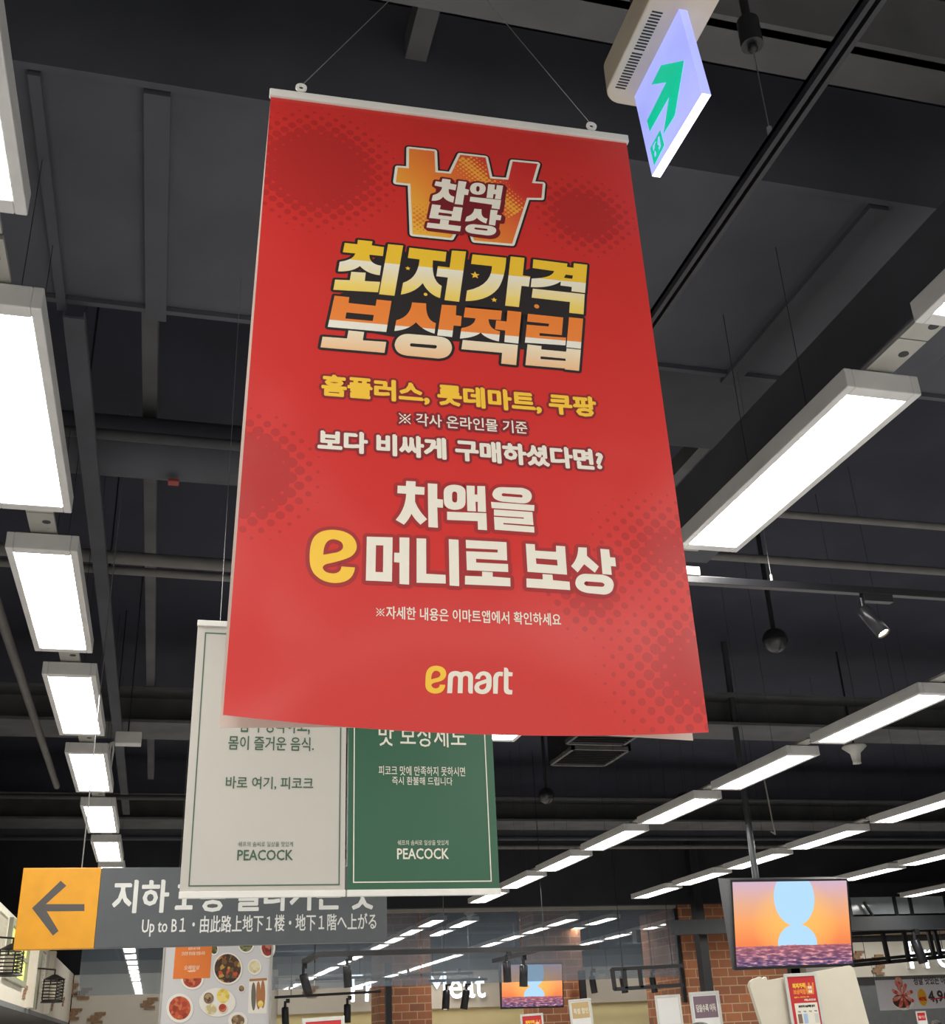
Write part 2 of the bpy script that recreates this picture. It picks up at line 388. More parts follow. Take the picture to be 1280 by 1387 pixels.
def text(mb, S, body, lo, hi, d, mi=0, bold=0, out=None, res=2, sp=1.0):
    """lettering filling the uv box lo..hi; bold and out=(radius, depth, material) in metres"""
    V, T, E, (x0, y0, x1, y1) = glyphs(body, res, sp)
    lo = (lo[0]+bold, lo[1]+bold); hi = (hi[0]-bold, hi[1]-bold)
    fx = lambda p: (lo[0]+(p[0]-x0)/(x1-x0)*(hi[0]-lo[0]), lo[1]+(p[1]-y0)/(y1-y0)*(hi[1]-lo[1]))
    P = [fx(p) for p in V]
    face_uv(mb, S, P, T, d+1.2e-4, mi)
    ed = [(P[a], P[b]) for a, b in E]
    if bold: stroke_edges(mb, S, ed, bold, d, mi, 8)
    if out: stroke_edges(mb, S, ed, out[0]+bold, out[1], out[2], 10); face_uv(mb, S, P, T, out[1]-2e-5, out[2])
def px_text(mb, S, body, bl, tr, d, mi=0, **k):
    text(mb, S, body, S.uv(*bl), S.uv(*tr), d, mi, **k)
def sheet_mesh(S, u0, v0, u1, v1, nu, nv, t, mb=None, d0=0, mi=0, foot=None):
    """a thin bendable sheet with a front, a back and edges"""
    mb = mb or MB(); V = []; UV = []
    for side in (0, 1):
        for j in range(nv+1):
            for i in range(nu+1):
                u, v = u0+(u1-u0)*i/nu, v0+(v1-v0)*j/nv
                if foot:          # the lower corners of a sheet that hangs a little askew
                    q = 1-j/nv; (a, b), (c, d) = foot
                    u += q*((a-u0)*(1-i/nu)+(c-u1)*i/nu); v += q*((b-v0)*(1-i/nu)+(d-v0)*i/nu)
                V.append(S.P(u, v, d0-side*t)); UV.append((u, v))
    n = (nu+1)*(nv+1); F = []; ix = lambda i, j: j*(nu+1)+i
    for j in range(nv):
        for i in range(nu):
            F.append((ix(i, j), ix(i+1, j), ix(i+1, j+1), ix(i, j+1)))
            F.append((n+ix(i, j), n+ix(i, j+1), n+ix(i+1, j+1), n+ix(i+1, j)))
    mb.add(V, F, mi, UV, smooth=True); G = []
    for i in range(nu):
        G.append((ix(i, 0), n+ix(i, 0), n+ix(i+1, 0), ix(i+1, 0))); G.append((ix(i, nv), ix(i+1, nv), n+ix(i+1, nv), n+ix(i, nv)))
    for j in range(nv):
        G.append((ix(0, j), ix(0, j+1), n+ix(0, j+1), n+ix(0, j))); G.append((ix(nu, j), n+ix(nu, j), n+ix(nu, j+1), ix(nu, j+1)))
    mb.add(V, G, mi, UV); return mb

# ================================================================== the building
def sbox(name, lo, hi, m, label=None):
    o = MB().box(lo, hi).build(name, m); return struct(o, label)
sbox('floor', (-9, -20, -.1), (26, 31, 0), mat('pale_floor_tile', (192, 191, 190), .35, var=.05, scale=1))
sbox('ceiling', (-9, -20, 5.6), (26, 31, 5.8), CEILM)
sbox('wall_left', (-9.2, -20, 0), (-9, 31, 5.6), CREAM)
sbox('wall_right', (26, -20, 0), (26.2, 31, 5.6), CREAM)
sbox('wall_front', (-9, -20.2, 0), (26, -20, 5.6), CREAM)
sbox('wall_back', (-9, 27.4, 0), (26, 27.6, 5.6), mat('dark_upper_wall', (46, 48, 52), .8))
# long low fascia of the shop at the back, with its warm wall below
sbox('trim_1', (-1.7, 26.9, 0), (2.6, 27.2, 3.12), CREAM, 'cream back wall with a few patches of bare brick')
sbox('trim_2', (2.6, 26.8, 2.2), (15.2, 27.2, 2.98), CREAM, 'cream fascia behind the large lit lettering')
sbox('trim_3', (2.6, 27.2, 0), (15.2, 27.38, 2.2), WARM, 'warm cream wall under the fascia')
sbox('trim_12', (2.6, 27.2, 2.98), (15.2, 27.38, 3.25), GREYP, 'grey strip over the fascia')
# right hand shop front
sbox('trim_4', (13.4, 23, 2.42), (26, 23.25, 3.12), CREAM, 'cream fascia of the shop at the right end')
sbox('trim_5', (13.4, 23.2, 0), (26, 23.38, 2.42), GREYP, 'grey wall under the fascia at the right end')
sbox('trim_6', (13.4, 22.9, 3.26), (26, 23.2, 3.48), mat('beige_bulkhead_paint', (190, 168, 140), .7), 'beige band over the right shop front')
sbox('trim_7', (13.4, 23.2, 3.12), (26, 23.38, 3.26), DARKP)
# black bulkhead carrying the smoke glass
bulk = sbox('trim_8', (-9, 20.0, 3.66), (11.4, 20.4, 5.6), mat('black_bulkhead_paint', (40, 41, 48), .85, var=.15, scale=2), 'black bulkhead above the hanging glass screen')
sbox('trim_13', (11.4, 20.1, 3.95), (26, 20.4, 5.6), MATS['black_bulkhead_paint'], 'black bulkhead to the right of the brick pillar')
# pillars of brown brick
BR = brick_mat('brown_brick', (188, 118, 80), (152, 98, 74), (206, 172, 134))
def pillar(name, x0, x1, y0, y1, z1, label): return sbox(name, (x0, y0, 0), (x1, y1, z1), BR, label)
pillar('wall_pillar_1', 9.27, 11.33, 20.12, 22.0, 3.66, 'broad brown brick pillar at the end of the glass screen')
pillar('wall_pillar_2', 4.36, 5.42, 24.0, 25.0, 5.6, 'brown brick pillar in front of the large lit lettering')
pillar('wall_pillar_3', 7.66, 8.72, 24.0, 25.0, 5.6, 'brown brick pillar behind the smaller television')
# bare brick patches in the cream walls
brk = mat('bare_brick', (158, 124, 96), .85, var=.2, scale=20)
def patch(px, py, Y, w=.16, h=.055):
    mb = MB()
    for dx, dz in ((0, 0), (.5, 1), (-.35, -1), (.2, -2)):
        p = at_y(px, py, Y); mb.box((p.x+dx*w-w/2*1.4, Y-.02, p.z+dz*h-h/2), (p.x+dx*w+w/2*1.4, Y+.02, p.z+dz*h+h/2))
    o = mb.build('trim_brick_patch', brk); struct(o, 'patch of bare brown brick in the cream wall')
for px, py in ((112, 1344), (201, 1357), (130, 1377), (96, 1338), (98, 1372)): patch(px, py, 26.88)
for px, py in ((420, 1341),): patch(px, py, 26.78)
for px, py in ((1161, 1293), (1187, 1298), (1189, 1312)): patch(px, py, 22.98, .15, .05)

# -------- ceiling structure
def beam(name, lo, hi, m, label): return sbox(name, lo, hi, m, label)
def ceil_thing(name, mb, m, label, cat, group=None):
    return tag(mb.build(name, m), label, cat, group)
mb = MB().box((-5, 2.28, 4.6), (9, 2.33, 4.9)).box((-5, 2.30, 4.6), (9, 2.47, 4.63)).box((-5, 2.3, 4.9), (9, 2.47, 4.93)).box((-5, 2.38, 4.63), (9, 2.40, 4.9))
struct(mb.build('trim_beam_1', BEAMM), 'grey painted steel beam nearest above the exit sign')
# wide flat duct crossing the ceiling
t = thing('ceiling_duct', 'wide flat dark grey duct crossing the ceiling behind the red banner', 'duct', (0, 3.6, 4.6))
mb = MB().box((-6, 2.98, 4.6), (12, 4.28, 5.15)); mb.build('duct_body', DUCTM, t, .01)
for x in (-.62, -.22, 2.62, 3.1, 4.4):
    wd = .045 if x > -.5 else .02
    MB().box((x-wd, 3.0, 4.575), (x+wd, 4.36, 4.6)).build('seam_strip', DUCTM, t)
mb = MB().box((-6, 2.95, 4.58), (12, 2.98, 5.17)).box((-6, 4.28, 4.58), (12, 4.31, 5.17)); mb.build('flange', DUCTM, t)
def pipe(name, x0, x1, y, z, r, m, label, cat='pipe', dy=0, dz=0):
    return ceil_thing(name, MB().cyl((x0, y, z), (x1, y+dy, z+dz), r, n=14), m, label, cat)
pipe('ceiling_pipe', -5, 1.9, 5.51, 4.6, .03, DARKP, 'thin dark ceiling pipe left of the red banner, first past the wide duct', )
pipe('round_duct', -5, 1.5, 5.97, 4.78, .18, DUCTM, 'round dark duct left of the red banner with a red tag', 'duct')
tagp = at_z(236, 641, 4.62)
tag(MB().box((tagp.x-.03, 5.92, 4.555), (tagp.x+.03, 5.98, 4.571)).build('pipe_tag', mat('dull_red_tag', (150, 60, 50), .6)), 'small dull red tag on the dark round duct', 'tag')
pipe('ceiling_pipe', -5, 2.2, 7.06, 4.6, .045, PIPEM, 'upper of two pale ceiling pipes left of the red banner', dy=.25)
pipe('ceiling_pipe', -5, 2.2, 7.32, 4.6, .03, PIPEM, 'lower of two pale ceiling pipes left of the red banner', dy=.2)
pipe('ceiling_pipe', 2.2, 14, 5.85, 4.62, .025, PIPEM, 'upper thin pale pipe passing behind the large light panel right of the banner')
pipe('ceiling_pipe', 2.2, 14, 6.58, 4.62, .03, PIPEM, 'lower thin pale pipe passing behind the large light panel right of the banner')
def ibeam(k, y0, y1, z, m, x0, x1, label):
    h = .34; mb = MB().box((x0, y0, z), (x1, y1, z+.03)).box((x0, (y0+y1)/2-.02, z+.03), (x1, (y0+y1)/2+.02, z+h)).box((x0, y0, z+h), (x1, y1, z+h+.03))
    return struct(mb.build('trim_beam_%d' % k, m), label)
ibeam(2, 10.97, 11.62, 4.6, BEAMM, 2.3, 25, 'broad pale steel beam level with the lower edge of the red banner')
ibeam(3, 11.5, 12.2, 4.6, BEAMM, -9, 2.3, 'broad pale steel beam left of the posters')
ibeam(4, 16.9, 17.7, 4.6, BEAMM, -9, 25, 'pale steel beam in front of the black bulkhead')
ibeam(5, 18.6, 18.75, 4.6, DUCTM, -9, 25, 'thin dark beam in front of the black bulkhead')
pipe('ceiling_pipe', 2, 25, 19.3, 4.58, .04, PIPEM, 'thin ceiling pipe just in front of the black bulkhead')
pipe('ceiling_pipe', -9, 2.4, 14.3, 4.4, .03, DARKP, 'thin dark pipe crossing above the leftmost light row')
for k, (x, z) in enumerate(((3.2, 5.0), (1.65, 4.95), (-.28, 4.98), (at_z(566, 70, 4.9).x, 4.9))):     # secondary joists running away from the camera
    sbox('trim_joist_%d' % (k+1), (x-.04, -2, z), (x+.04, 16, z+.12), BEAMM, 'thin grey ceiling joist running towards the back')
# boxy ducts between the rows at the right
t = thing('ceiling_duct', 'dark boxed duct running along above the large right light panel', 'duct', (2.75, 6, 4.0))
MB().box((2.58, 2.0, 3.98), (2.86, 5.3, 4.3)).build('duct_body', DUCTM, t, .01)
t = thing('ceiling_duct', 'dark boxed duct behind the right edge of the red banner', 'duct', (3.4, 5, 4.75))
MB().box((2.3, 4.42, 4.85), (3.5, 5.5, 5.3)).build('duct_body', mat('dark_duct_paint', (52, 53, 60), .7, var=.2, scale=3), t, .01)
t = thing('cable_tray', 'narrow dark cable tray under the pipes just right of the leftmost light row', 'cable tray', (-.5, 5, 4.5))
mb = MB().box((-.60, 4.3, 4.5), (-.52, 16, 4.51)).box((-.605, 4.3, 4.5), (-.60, 16, 4.54)).box((-.52, 4.3, 4.5), (-.515, 16, 4.54)); mb.build('tray', DUCTM, t)
for y in (5.2, 8, 11, 14): MB().cyl((-.56, y, 4.51), (-.56, y, 5.6), .006, n=6).build('hanger_rod', BLACK, t)
p0, p1 = at_z(0, 832, 4.0), at_z(77, 1065, 4.0)
tag(MB().cyl(p0+(p0-p1)*.4, p1, .03).build('ceiling_pipe', PIPEM), 'grey pipe sloping past the left of the leftmost light row', 'pipe')

# ------------------------------------------------------------------ ceiling light panels
def light_panel():
    t = thing('ceiling_light', '', 'ceiling light', (0, 0, 0), 'long ceiling light panels in rows')
    a, b, L = .15, .72, .665
    mb = MB()
    mb.box((-a, -b, .0), (-.118, b, .078)).box((.118, -b, 0), (a, b, .078)).box((-.118, -b, 0), (.118, -L, .078)).box((-.118, L, 0), (.118, b, .078)).box((-.118, -L, .06), (.118, L, .078))
    mb.build('housing', LAMPW, t, .004)
    mb = MB().box((-.117, -L, .012), (.117, L, .04), 1); mb.m[4] = 0
    mb.build('diffuser', [DIFF, LAMPW], t)
    MB().box((-.055, -.917, .085), (.055, .917, .10)).cyl((.02, .83, .083), (.02, .83, .086), .018, mi=1).cyl((.02, -.83, .083), (.02, -.83, .086), .018, mi=1).build('mounting_rail', [GALV, BLACK], t)
    for y in (-.25, .25): MB().cyl((0, y, .1), (0, y, 2.0), .0016, n=6).build('hanger_rod', BLACK, t)
    return t
ORDN = ['first', 'second', 'third', 'fourth', 'fifth', 'sixth', 'seventh', 'eighth', 'ninth', 'tenth']
LIGHT0 = None
def row(x, fars, label):
    global LIGHT0
    for i, yf in enumerate(fars):
        loc = (x, yf-.665, 3.6); lb = 'lit ceiling panel, %s from the near end of %s' % (ORDN[i], label)
        if LIGHT0 is None:
            LIGHT0 = light_panel(); LIGHT0.location = loc; LIGHT0['label'] = lb
        else: dup(LIGHT0, loc, lb)
row(-.625, [2.46, 4.32, 6.16, 8.02, 9.97, 12.0, 13.97, 15.8, 17.6], 'the leftmost ceiling row')
row(2.335, [2.42, 4.25, 7.92, 15.4, 17.2, 19.0], 'the row behind the red banner')
row(5.055, [7.75, 9.56, 11.38, 13.2, 15.03, 16.89, 18.77], 'the row ending above the glass')
row(7.83, [11.25, 13.15, 14.94, 16.71, 18.44], 'the row above the large television')
row(10.5, [12.9, 14.68, 16.36, 18.1], 'the row right of the large television')
row(13.3, [15.2, 17.0, 18.8], 'the rightmost far row')
# lights of the rooms past the glass
row(5.75, [23.2, 25.1], 'the left row past the glass')
row(8.65, [23.2, 25.1], 'the right row past the glass')

# ------------------------------------------------------------------ smoke glass
t = thing('glass_screen', 'long hanging clear glass screen under the black bulkhead, reflecting the light rows', 'glass screen', (4, 20.2, 3.64))
GL = glass_mat('smoke_glass')
for x0, x1 in ((-1.2, .72), (.735, 2.55), (2.565, 4.38), (4.395, 6.2), (6.215, 9.2)):
    MB().box((x0, 20.19, 2.43), (x1, 20.2, 3.6)).build('pane', GL, t)
MB().box((-1.25, 20.16, 3.6), (9.25, 20.24, 3.66)).build('top_rail', mat('pale_rail_metal', (150, 146, 138), .5), t)
MB().box((.722, 20.185, 2.42), (.733, 20.205, 3.6)).build('upright', MATS['pale_rail_metal'], t)
MB().box((9.2, 20.15, 2.0), (9.26, 20.24, 3.6)).build('end_post', BLACK, t)

# ================================================================== the red banner
_c = [Vector(p) for p in ((.0943, 1.6926, 3.3365), (.8428, 1.6529, 3.3282), (.8128, 1.5742, 2.0173), (.065, 1.6143, 2.0331))]
BW, BH = .749, 1.31
def banner_bend(u, v):
    a = max(0., 1-(v+BH)/.24) if v < 0 else 0
    return -(1-(2*u/BW-1)**2)*.05*a**2
SB = Sheet(_c[0], _c[1]-_c[0], _c[0]-_c[3], banner_bend)
t = thing('hanging_banner', 'large glossy red hanging banner with white and yellow Korean lettering', 'banner', (.45, 1.63, 2.02))
u_l, v_l = SB.uv(303, 968)
cl = []
for px, py, ri, ro, sx, sy in ((430, 228, .06, .185, 1, 1), (792, 292, .03, .125, 1, 1), (330, 640, .05, .14, 1, 1), (905, 745, .0, .20, 1, 1.25), (945, 905, .0, .19, 1, 1.1), (800, 800, .0, .10, 1, 1)):
    u, v = SB.uv(px, py); cl.append((u, v, ri, ro, sx, sy))
cl[3] = cl[3][:2]+(-.02, .17)+cl[3][4:]
RED = halftone_red('red_vinyl', (206, 52, 48), (182, 46, 44), cl, .0205)
front = sheet_mesh(SB, -.001, -BH, BW, -.012, 24, 40, .0008, foot=(SB.uv(302, 969), SB.uv(961, 991))).build('front_sheet', [RED], t)
MB().box((-.004, -.016, -.006), (BW+.004, .004, .006), axes=(SB.U, SB.V, SB.N), c=SB.p).build('top_clip_rail', WHITE, t, .002)
eyes = [SB.uv(408, 119), SB.uv(801, 171)]
hook = SB.uv(600, -70)
for (u, v) in eyes:
    mb = MB(); n = 20; V = []
    for d in (-.002, .002):
        V += [SB.P(u+.0115*math.cos(a), max(.002, v+.0115*math.sin(a)) if math.sin(a) < 0 else v+.0115*math.sin(a), d) for a in [2*math.pi*i/n for i in range(n)]]
        V += [SB.P(u+.005*math.cos(a), v+.005*math.sin(a), d) for a in [2*math.pi*i/n for i in range(n)]]
    F = []
    for i in range(n):
        j = (i+1) % n; F += [(i, n+i, n+j, j), (2*n+i, 2*n+j, 3*n+j, 3*n+i), (i, j, 2*n+j, 2*n+i), (n+i, 3*n+i, 3*n+j, n+j)]
    mb.add(V, F)
    mb.build('eyelet', WHITE, t)
    MB().cyl(SB.P(u, v+.006, 0), SB.P(hook[0], hook[1], 0), .0009, n=6).build('hanging_wire', WIRE, t)
hp = SB.P(hook[0], hook[1], 0)
MB().cyl(hp, (hp.x, hp.y, 4.6), .003, n=8).ball(hp, .008).build('ceiling_hook', WIRE, t)
# the second sheet hanging behind, its white back showing at the edges
S2 = Sheet(_c[0]-SB.N*.012, SB.U, SB.V)
def on_plane(x, y, d): 
    r = ray(x, y); p = SB.p - SB.N*d; return CAM + r*((p-CAM).dot(SB.N)/r.dot(SB.N))
tl, tr_ = SB.P(-.001, -.012, -.004), SB.P(BW, -.012, -.004)
bl, br = on_plane(297, 986, .07), on_plane(939, 1003, .07)
ml, mr_ = on_plane(337, 470, .016), on_plane(880, 520, .02)
mb = MB(); nv = 16; V = []
for j in range(nv+1):
    q = j/nv
    def bz(a, b, c): return a*(1-q)**2 + (b*2-(a+c)*.5)*2*q*(1-q) + c*q*q
    L_, R_ = bz(tl, ml, bl), bz(tr_, mr_, br)
    for i in range(9):
        b_ = math.sin(math.pi*i/8); P_ = L_.lerp(R_, i/8) - SB.N*.012*b_*q
        if q > .5:
            B_ = on_plane(297+642*i/8, 986+17*i/8-7*b_, .07+.045*b_); P_ += (B_ - bl.lerp(br, i/8) + SB.N*.012*b_)*((q-.5)/.5)**2
        V.append(P_)
n = len(V); V += [p-SB.N*.0008 for p in V]; F = []
for j in range(nv):
    for i in range(8):
        a = j*9+i; F += [(a, a+9, a+10, a+1), (n+a, n+a+1, n+a+10, n+a+9)]
for j in range(nv):
    a = j*9; F += [(a, n+a, n+a+9, a+9), (a+8, a+17, n+a+17, n+a+8)]
for i in range(8): F += [(nv*9+i, n+nv*9+i, n+nv*9+i+1, nv*9+i+1)]
mb.add(V, F); mb.build('back_sheet', mat('white_vinyl_back', (226, 216, 204), .5), t)['label'] = 'white back of the second sheet'

BLK = ink('black_ink', (38, 33, 35)); CRM = ink('white_ink', (232, 226, 212)); MAROON = ink('maroon_ink', (118, 28, 38))
DRED = ink('dark_red_ink', (160, 38, 40)); YEL = ink('yellow_ink', (244, 196, 60)); ORG = ink('orange_ink', (232, 138, 58))
# headline: two rows of heavy lettering with a black outline
r1 = ("350,65 477,78 470,113 577,128 567,206 450,194 Q 447,275 552,290 540,372 Q 430,360 368,293 Q 300,345 178,338 193,255 Q 310,240 328,183 220,172 236,92 345,103",
      "293,342 418,350 410,422 543,430 525,520 137,498 153,410 280,415", "612,102 743,115 667,550 533,537",
      "797,133 1118,170 1108,254 1000,242 Q 985,420 1077,465 1062,570 Q 965,540 912,440 Q 850,520 722,540 742,437 Q 870,400 885,235 783,222",
      "1165,158 1288,166 1228,602 1100,588 1130,392 1030,380 1043,293 1145,305")
r1b = ("128,95 420,125 Q 410,300 350,390 Q 260,500 67,500 80,408 Q 290,370 297,197 115,178",
       "458,113 578,125 563,277 628,287 616,375 552,368 530,552 410,540",
       "655,138 950,175 945,203 1003,212 1005,172 1122,185 1103,430 985,415 988,377 890,365 893,330 Q 800,390 632,378 640,305 Q 820,300 835,240 648,213 | 935,270 998,278 992,307 920,298",
       "650,392 1100,440 1090,615 965,602 972,508 640,470")
r2 = ("212,37 340,50 333,100 568,126 577,70 706,83 660,352 153,308 | 315,182 552,205 543,257 305,235",
      "884,95 1006,104 Q 1000,250 1090,275 1078,366 Q 980,340 918,268 Q 850,335 730,343 747,250 Q 870,220 884,95",
      "1142,115 1268,123 1263,206 1314,214 1306,301 1244,296 1231,396 1102,382")
r2l = ("333,338 468,352 457,424 660,438 645,533 90,485 108,392 320,408",
       "850,368 1110,390 Q 1225,400 1230,490 Q 1220,580 1110,582 840,557 Q 740,545 732,465 Q 745,370 850,368 | 880,450 1085,466 Q 1100,468 1098,482 Q 1094,497 1075,495 880,478 Q 865,476 866,463 Q 868,450 880,450")
r2b = ("128,43 446,72 437,154 330,145 Q 335,235 430,250 420,338 Q 310,315 262,262 Q 210,305 82,313 95,222 Q 210,205 217,138 115,128",
       "495,70 615,83 588,357 467,343 475,243 387,232 397,155 487,165",
       "672,98 978,130 965,283 774,265 772,288 1003,305 997,372 645,348 662,192 850,208 856,185 665,165",
       "1028,128 1150,140 1130,402 1005,388")
r2bl = ("107,325 585,368 570,543 440,530 448,436 95,405",
        "668,363 790,378 787,407 1003,427 1007,397 1130,410 1115,593 990,580 993,572 650,543 | 782,467 998,487 998,507 780,490")
P1 = pxpoly(SB, r1, 430, 315, 6.4)+pxpoly(SB, r1b, 620, 330, 6.4)
P2 = pxpoly(SB, r2, 420, 395, 6.4)+pxpoly(SB, r2b, 610, 410, 6.4)
P2L = pxpoly(SB, r2l, 420, 395, 6.4)+pxpoly(SB, r2bl, 610, 410, 6.4)
# gradient axis: the bands of the print lie along the line of the white edge
a, b = SB.uv(476.9, 352), SB.uv(791.9, 383.5); dx, dy = b[0]-a[0], b[1]-a[1]; l = math.hypot(dx, dy)
ax = (-dy/l, dx/l); dot = lambda p: p[0]*ax[0]+p[1]*ax[1]
e1 = dot(a); lo1 = dot(SB.uv(620, 412))
a2, b2 = SB.uv(445.8, 432.8), SB.uv(786.6, 463.9); e2 = (dot(a2)+dot(b2))/2; lo2 = dot(SB.uv(600, 488))
GY = ramp_ink('yellow_band_ink', [(0, (240, 200, 70)), (.25, (242, 216, 120)), (.62, (238, 232, 214)), (.655, (238, 234, 220)), (.66, (240, 196, 52)), (1, (240, 196, 52))], ax, lo1-.01, lo1-.01+(e1-lo1+.01)/.658)
GO = ramp_ink('orange_band_ink', [(0, (236, 232, 220)), (.495, (236, 232, 220)), (.505, (236, 134, 58)), (1, (236, 130, 52))], ax, e2-.05, e2+.05)
GP = ramp_ink('peach_band_ink', [(0, (240, 170, 104)), (1, (238, 222, 192))], ax, lo2-.02, lo2+.045)
mb = MB(); AL = P1+P2+P2L
stroke(mb, SB, AL, .0052, .0003, 0); fill(mb, SB, AL, .00038, 0)
back = "490,366 520,338 556,342 610,349 640,352 690,356 712,366 722,362 770,366 791,372 787,430 784,470 770,478 700,473 640,464 610,462 530,456 475,446 450,438 456,410 460,398 484,392"
fill(mb, SB, [[[SB.uv(*p) for p in path(back)]]], .00030, 0)
fill(mb, SB, P1, .0007, 1); fill(mb, SB, P2, .0007, 2); fill(mb, SB, P2L, .0007, 3)
k = 6.4
for (ox, oy, sx_, sy_, r, mi) in ((430, 315, 783, 312, .0054, 4), (620, 330, 150, 275, .0092, 4), (620, 330, 315, 490, .0062, 4)):
    c = SB.uv(ox+sx_/k, oy+sy_/k); fill(mb, SB, [[star(c[0], c[1], r)]], .0007, mi)
for (ox, oy, sx_, sy_, r, mi) in ((430, 315, 937, 538, .0036, 4), (620, 330, 684, 546, .005, 5)):
    c = SB.uv(ox+sx_/k, oy+sy_/k); fill(mb, SB, [[ell(c[0], c[1], r, r, 16)]], .0007, mi)
mb.build('headline_lettering', [BLK, GY, GO, GP, YEL, ORG], front)['label'] = 'heavy yellow and orange headline lettering with black outline'
# won sign
won = pxpoly(SB, ("190,65 380,85 387,243 505,255 575,112 765,133 800,290 937,300 970,162 1158,180 1115,325 1197,330 1187,437 1078,435 965,782 680,757 650,660 560,640 505,738 215,708 200,330 90,318 105,208 188,215",), 520, 190, 5.565)
wa, wb = SB.uv(556, 318), SB.uv(735, 225); dd = (wb[0]-wa[0], wb[1]-wa[1]); l = math.hypot(*dd); wx = (dd[0]/l, dd[1]/l)
w0 = wa[0]*wx[0]+wa[1]*wx[1]
GW = ramp_ink('won_sign_ink', [(0, (240, 190, 66)), (.3, (236, 142, 52)), (.55, (226, 104, 52)), (.75, (206, 52, 46)), (1, (200, 42, 42))], wx, w0, w0+l)
mb = MB(); stroke(mb, SB, won, .0098, .0003, 0); stroke(mb, SB, won, .0056, .0006, 1); fill(mb, SB, won, .0009, 2)
random.seed(7)
c0 = SB.uv(655, 244); c1 = SB.uv(568, 296)
for i in range(-12, 13):                                             # printed dots inside the sign
    for j in range(-12, 13):
        u = c0[0]+(i+j)*.0058; v = c0[1]+(i-j)*.0058
        px_ = (u-c0[0])*wx[0]+(v-c0[1])*wx[1]; py_ = (u-c0[0])*wx[1]-(v-c0[1])*wx[0]
        inside = lambda U_, V_: sum(((a[1] > V_) != (b[1] > V_)) and (U_ < (b[0]-a[0])*(V_-a[1])/(b[1]-a[1])+a[0]) for a, b in zip(won[0][0], won[0][0][1:]+won[0][0][:1])) % 2
        r = .0044*(1-abs(px_)/.045)
        if r > .0008 and all(inside(u+r*1.3*math.cos(q), v+r*1.3*math.sin(q)) for q in (0, 1.57, 3.14, 4.71)):
            fill(mb, SB, [[ell(u, v, r, r, 12)]], .001, 3)
        u += c1[0]-c0[0]-.01; v += c1[1]-c0[1]; q_ = math.hypot(u-c1[0], v-c1[1]); r = .0042*(1-q_/.05)
        if r > .0008 and all(inside(u+r*1.3*math.cos(q), v+r*1.3*math.sin(q)) for q in (0, 1.57, 3.14, 4.71)):
            fill(mb, SB, [[ell(u, v, r, r, 12)]], .001, 4)
wt = ("440,293 502,302 498,330 547,340 538,382 488,372 Q 480,420 530,430 522,475 Q 470,465 445,430 Q 420,465 358,460 368,418 Q 430,405 438,358 380,345 390,313 433,320",
      "562,310 622,318 610,370 640,378 632,418 605,415 593,492 532,485",
      "710,325 Q 768,330 766,372 Q 760,418 703,415 Q 645,410 648,366 Q 655,322 710,325 | 708,350 Q 722,352 720,374 Q 716,393 705,392 Q 692,388 694,368 Q 697,350 708,350",
      "785,335 835,340 832,375 845,377 850,342 897,347 880,450 835,446 842,412 825,410 820,443 772,438",
      "650,430 882,455 870,525 810,517 815,490 645,465",
      "362,487 428,495 420,525 517,540 525,505 592,512 575,615 340,590 | 413,548 512,560 508,580 408,568",
      "425,600 490,608 485,640 580,652 573,692 320,662 328,625 420,635",
      "680,520 735,525 Q 725,590 780,595 770,632 Q 730,620 700,590 Q 670,620 610,615 622,580 Q 675,565 680,520",
      "803,528 858,533 850,565 885,572 878,608 843,605 837,648 790,640",
      "675,637 800,650 Q 850,660 845,690 Q 835,722 780,722 670,708 Q 612,700 612,670 Q 620,637 675,637 | 690,662 775,672 Q 785,678 775,686 690,677 Q 670,668 690,662")
WT = pxpoly(SB, wt, 520, 190, 5.565)
mb.build('won_sign', [BLK, CRM, GW, ink('amber_dot_ink', (240, 168, 62)), ink('orange_dot_ink', (224, 128, 48))], front)['label'] = 'orange and red won currency sign with white and black outline'
mb = MB(); stroke(mb, SB, WT, .0052, .0013, 1); fill(mb, SB, WT, .00142, 1)
sh = [[[(u+.0035, v-.0035) for u, v in r] for r in pl] for pl in WT]
stroke(mb, SB, sh, .0048, .00118, 1)
fill(mb, SB, pxpoly(SB, ("400,320 885,370 850,690 350,650",), 520, 190, 5.565), .00125, 1)
fill(mb, SB, WT, .0017, 0)
mb.build('badge_lettering', [CRM, MAROON], front)
# middle lines
def ref_mark(mb, px, py, r, w_, d, mi):
    u, v = SB.uv(px, py); stroke_edges(mb, SB, [((u-r, v-r), (u+r, v+r)), ((u-r, v+r), (u+r, v-r))], w_, d, mi, 8)
    for a_, b_ in ((0, .75), (0, -.75), (.75, 0), (-.75, 0)): fill(mb, SB, [[ell(u+a_*r, v+b_*r, r*.12+w_*.8, r*.12+w_*.8, 10)]], d+1.2e-4, mi)
mb = MB()
def line(s_, bl, tr, mi, bold, outr): px_text(mb, SB, s_, bl, tr, .0008, mi, bold=bold, out=(outr, .0003, 2))
line('홈플러스, 롯데마트, 쿠팡', (434.9, 537.4), (806, 537.5), 0, .0021, .0045)
line('각사 온라인몰 기준', (563.5, 577), (713.4, 571.5), 1, .0004, .005)
line('보다 비싸게 구매하셨다면?', (429.8, 611), (815.5, 609.5), 1, .0021, .0045)
ref_mark(mb, 548.4, 567.5, .0098, .0010, .0009, 1); ref_mark(mb, 548.4, 567.5, .0098, .0055, .0003, 2)
mb.build('condition_lettering', [YEL, CRM, ink('dull_maroon_ink', (134, 34, 42))], front)
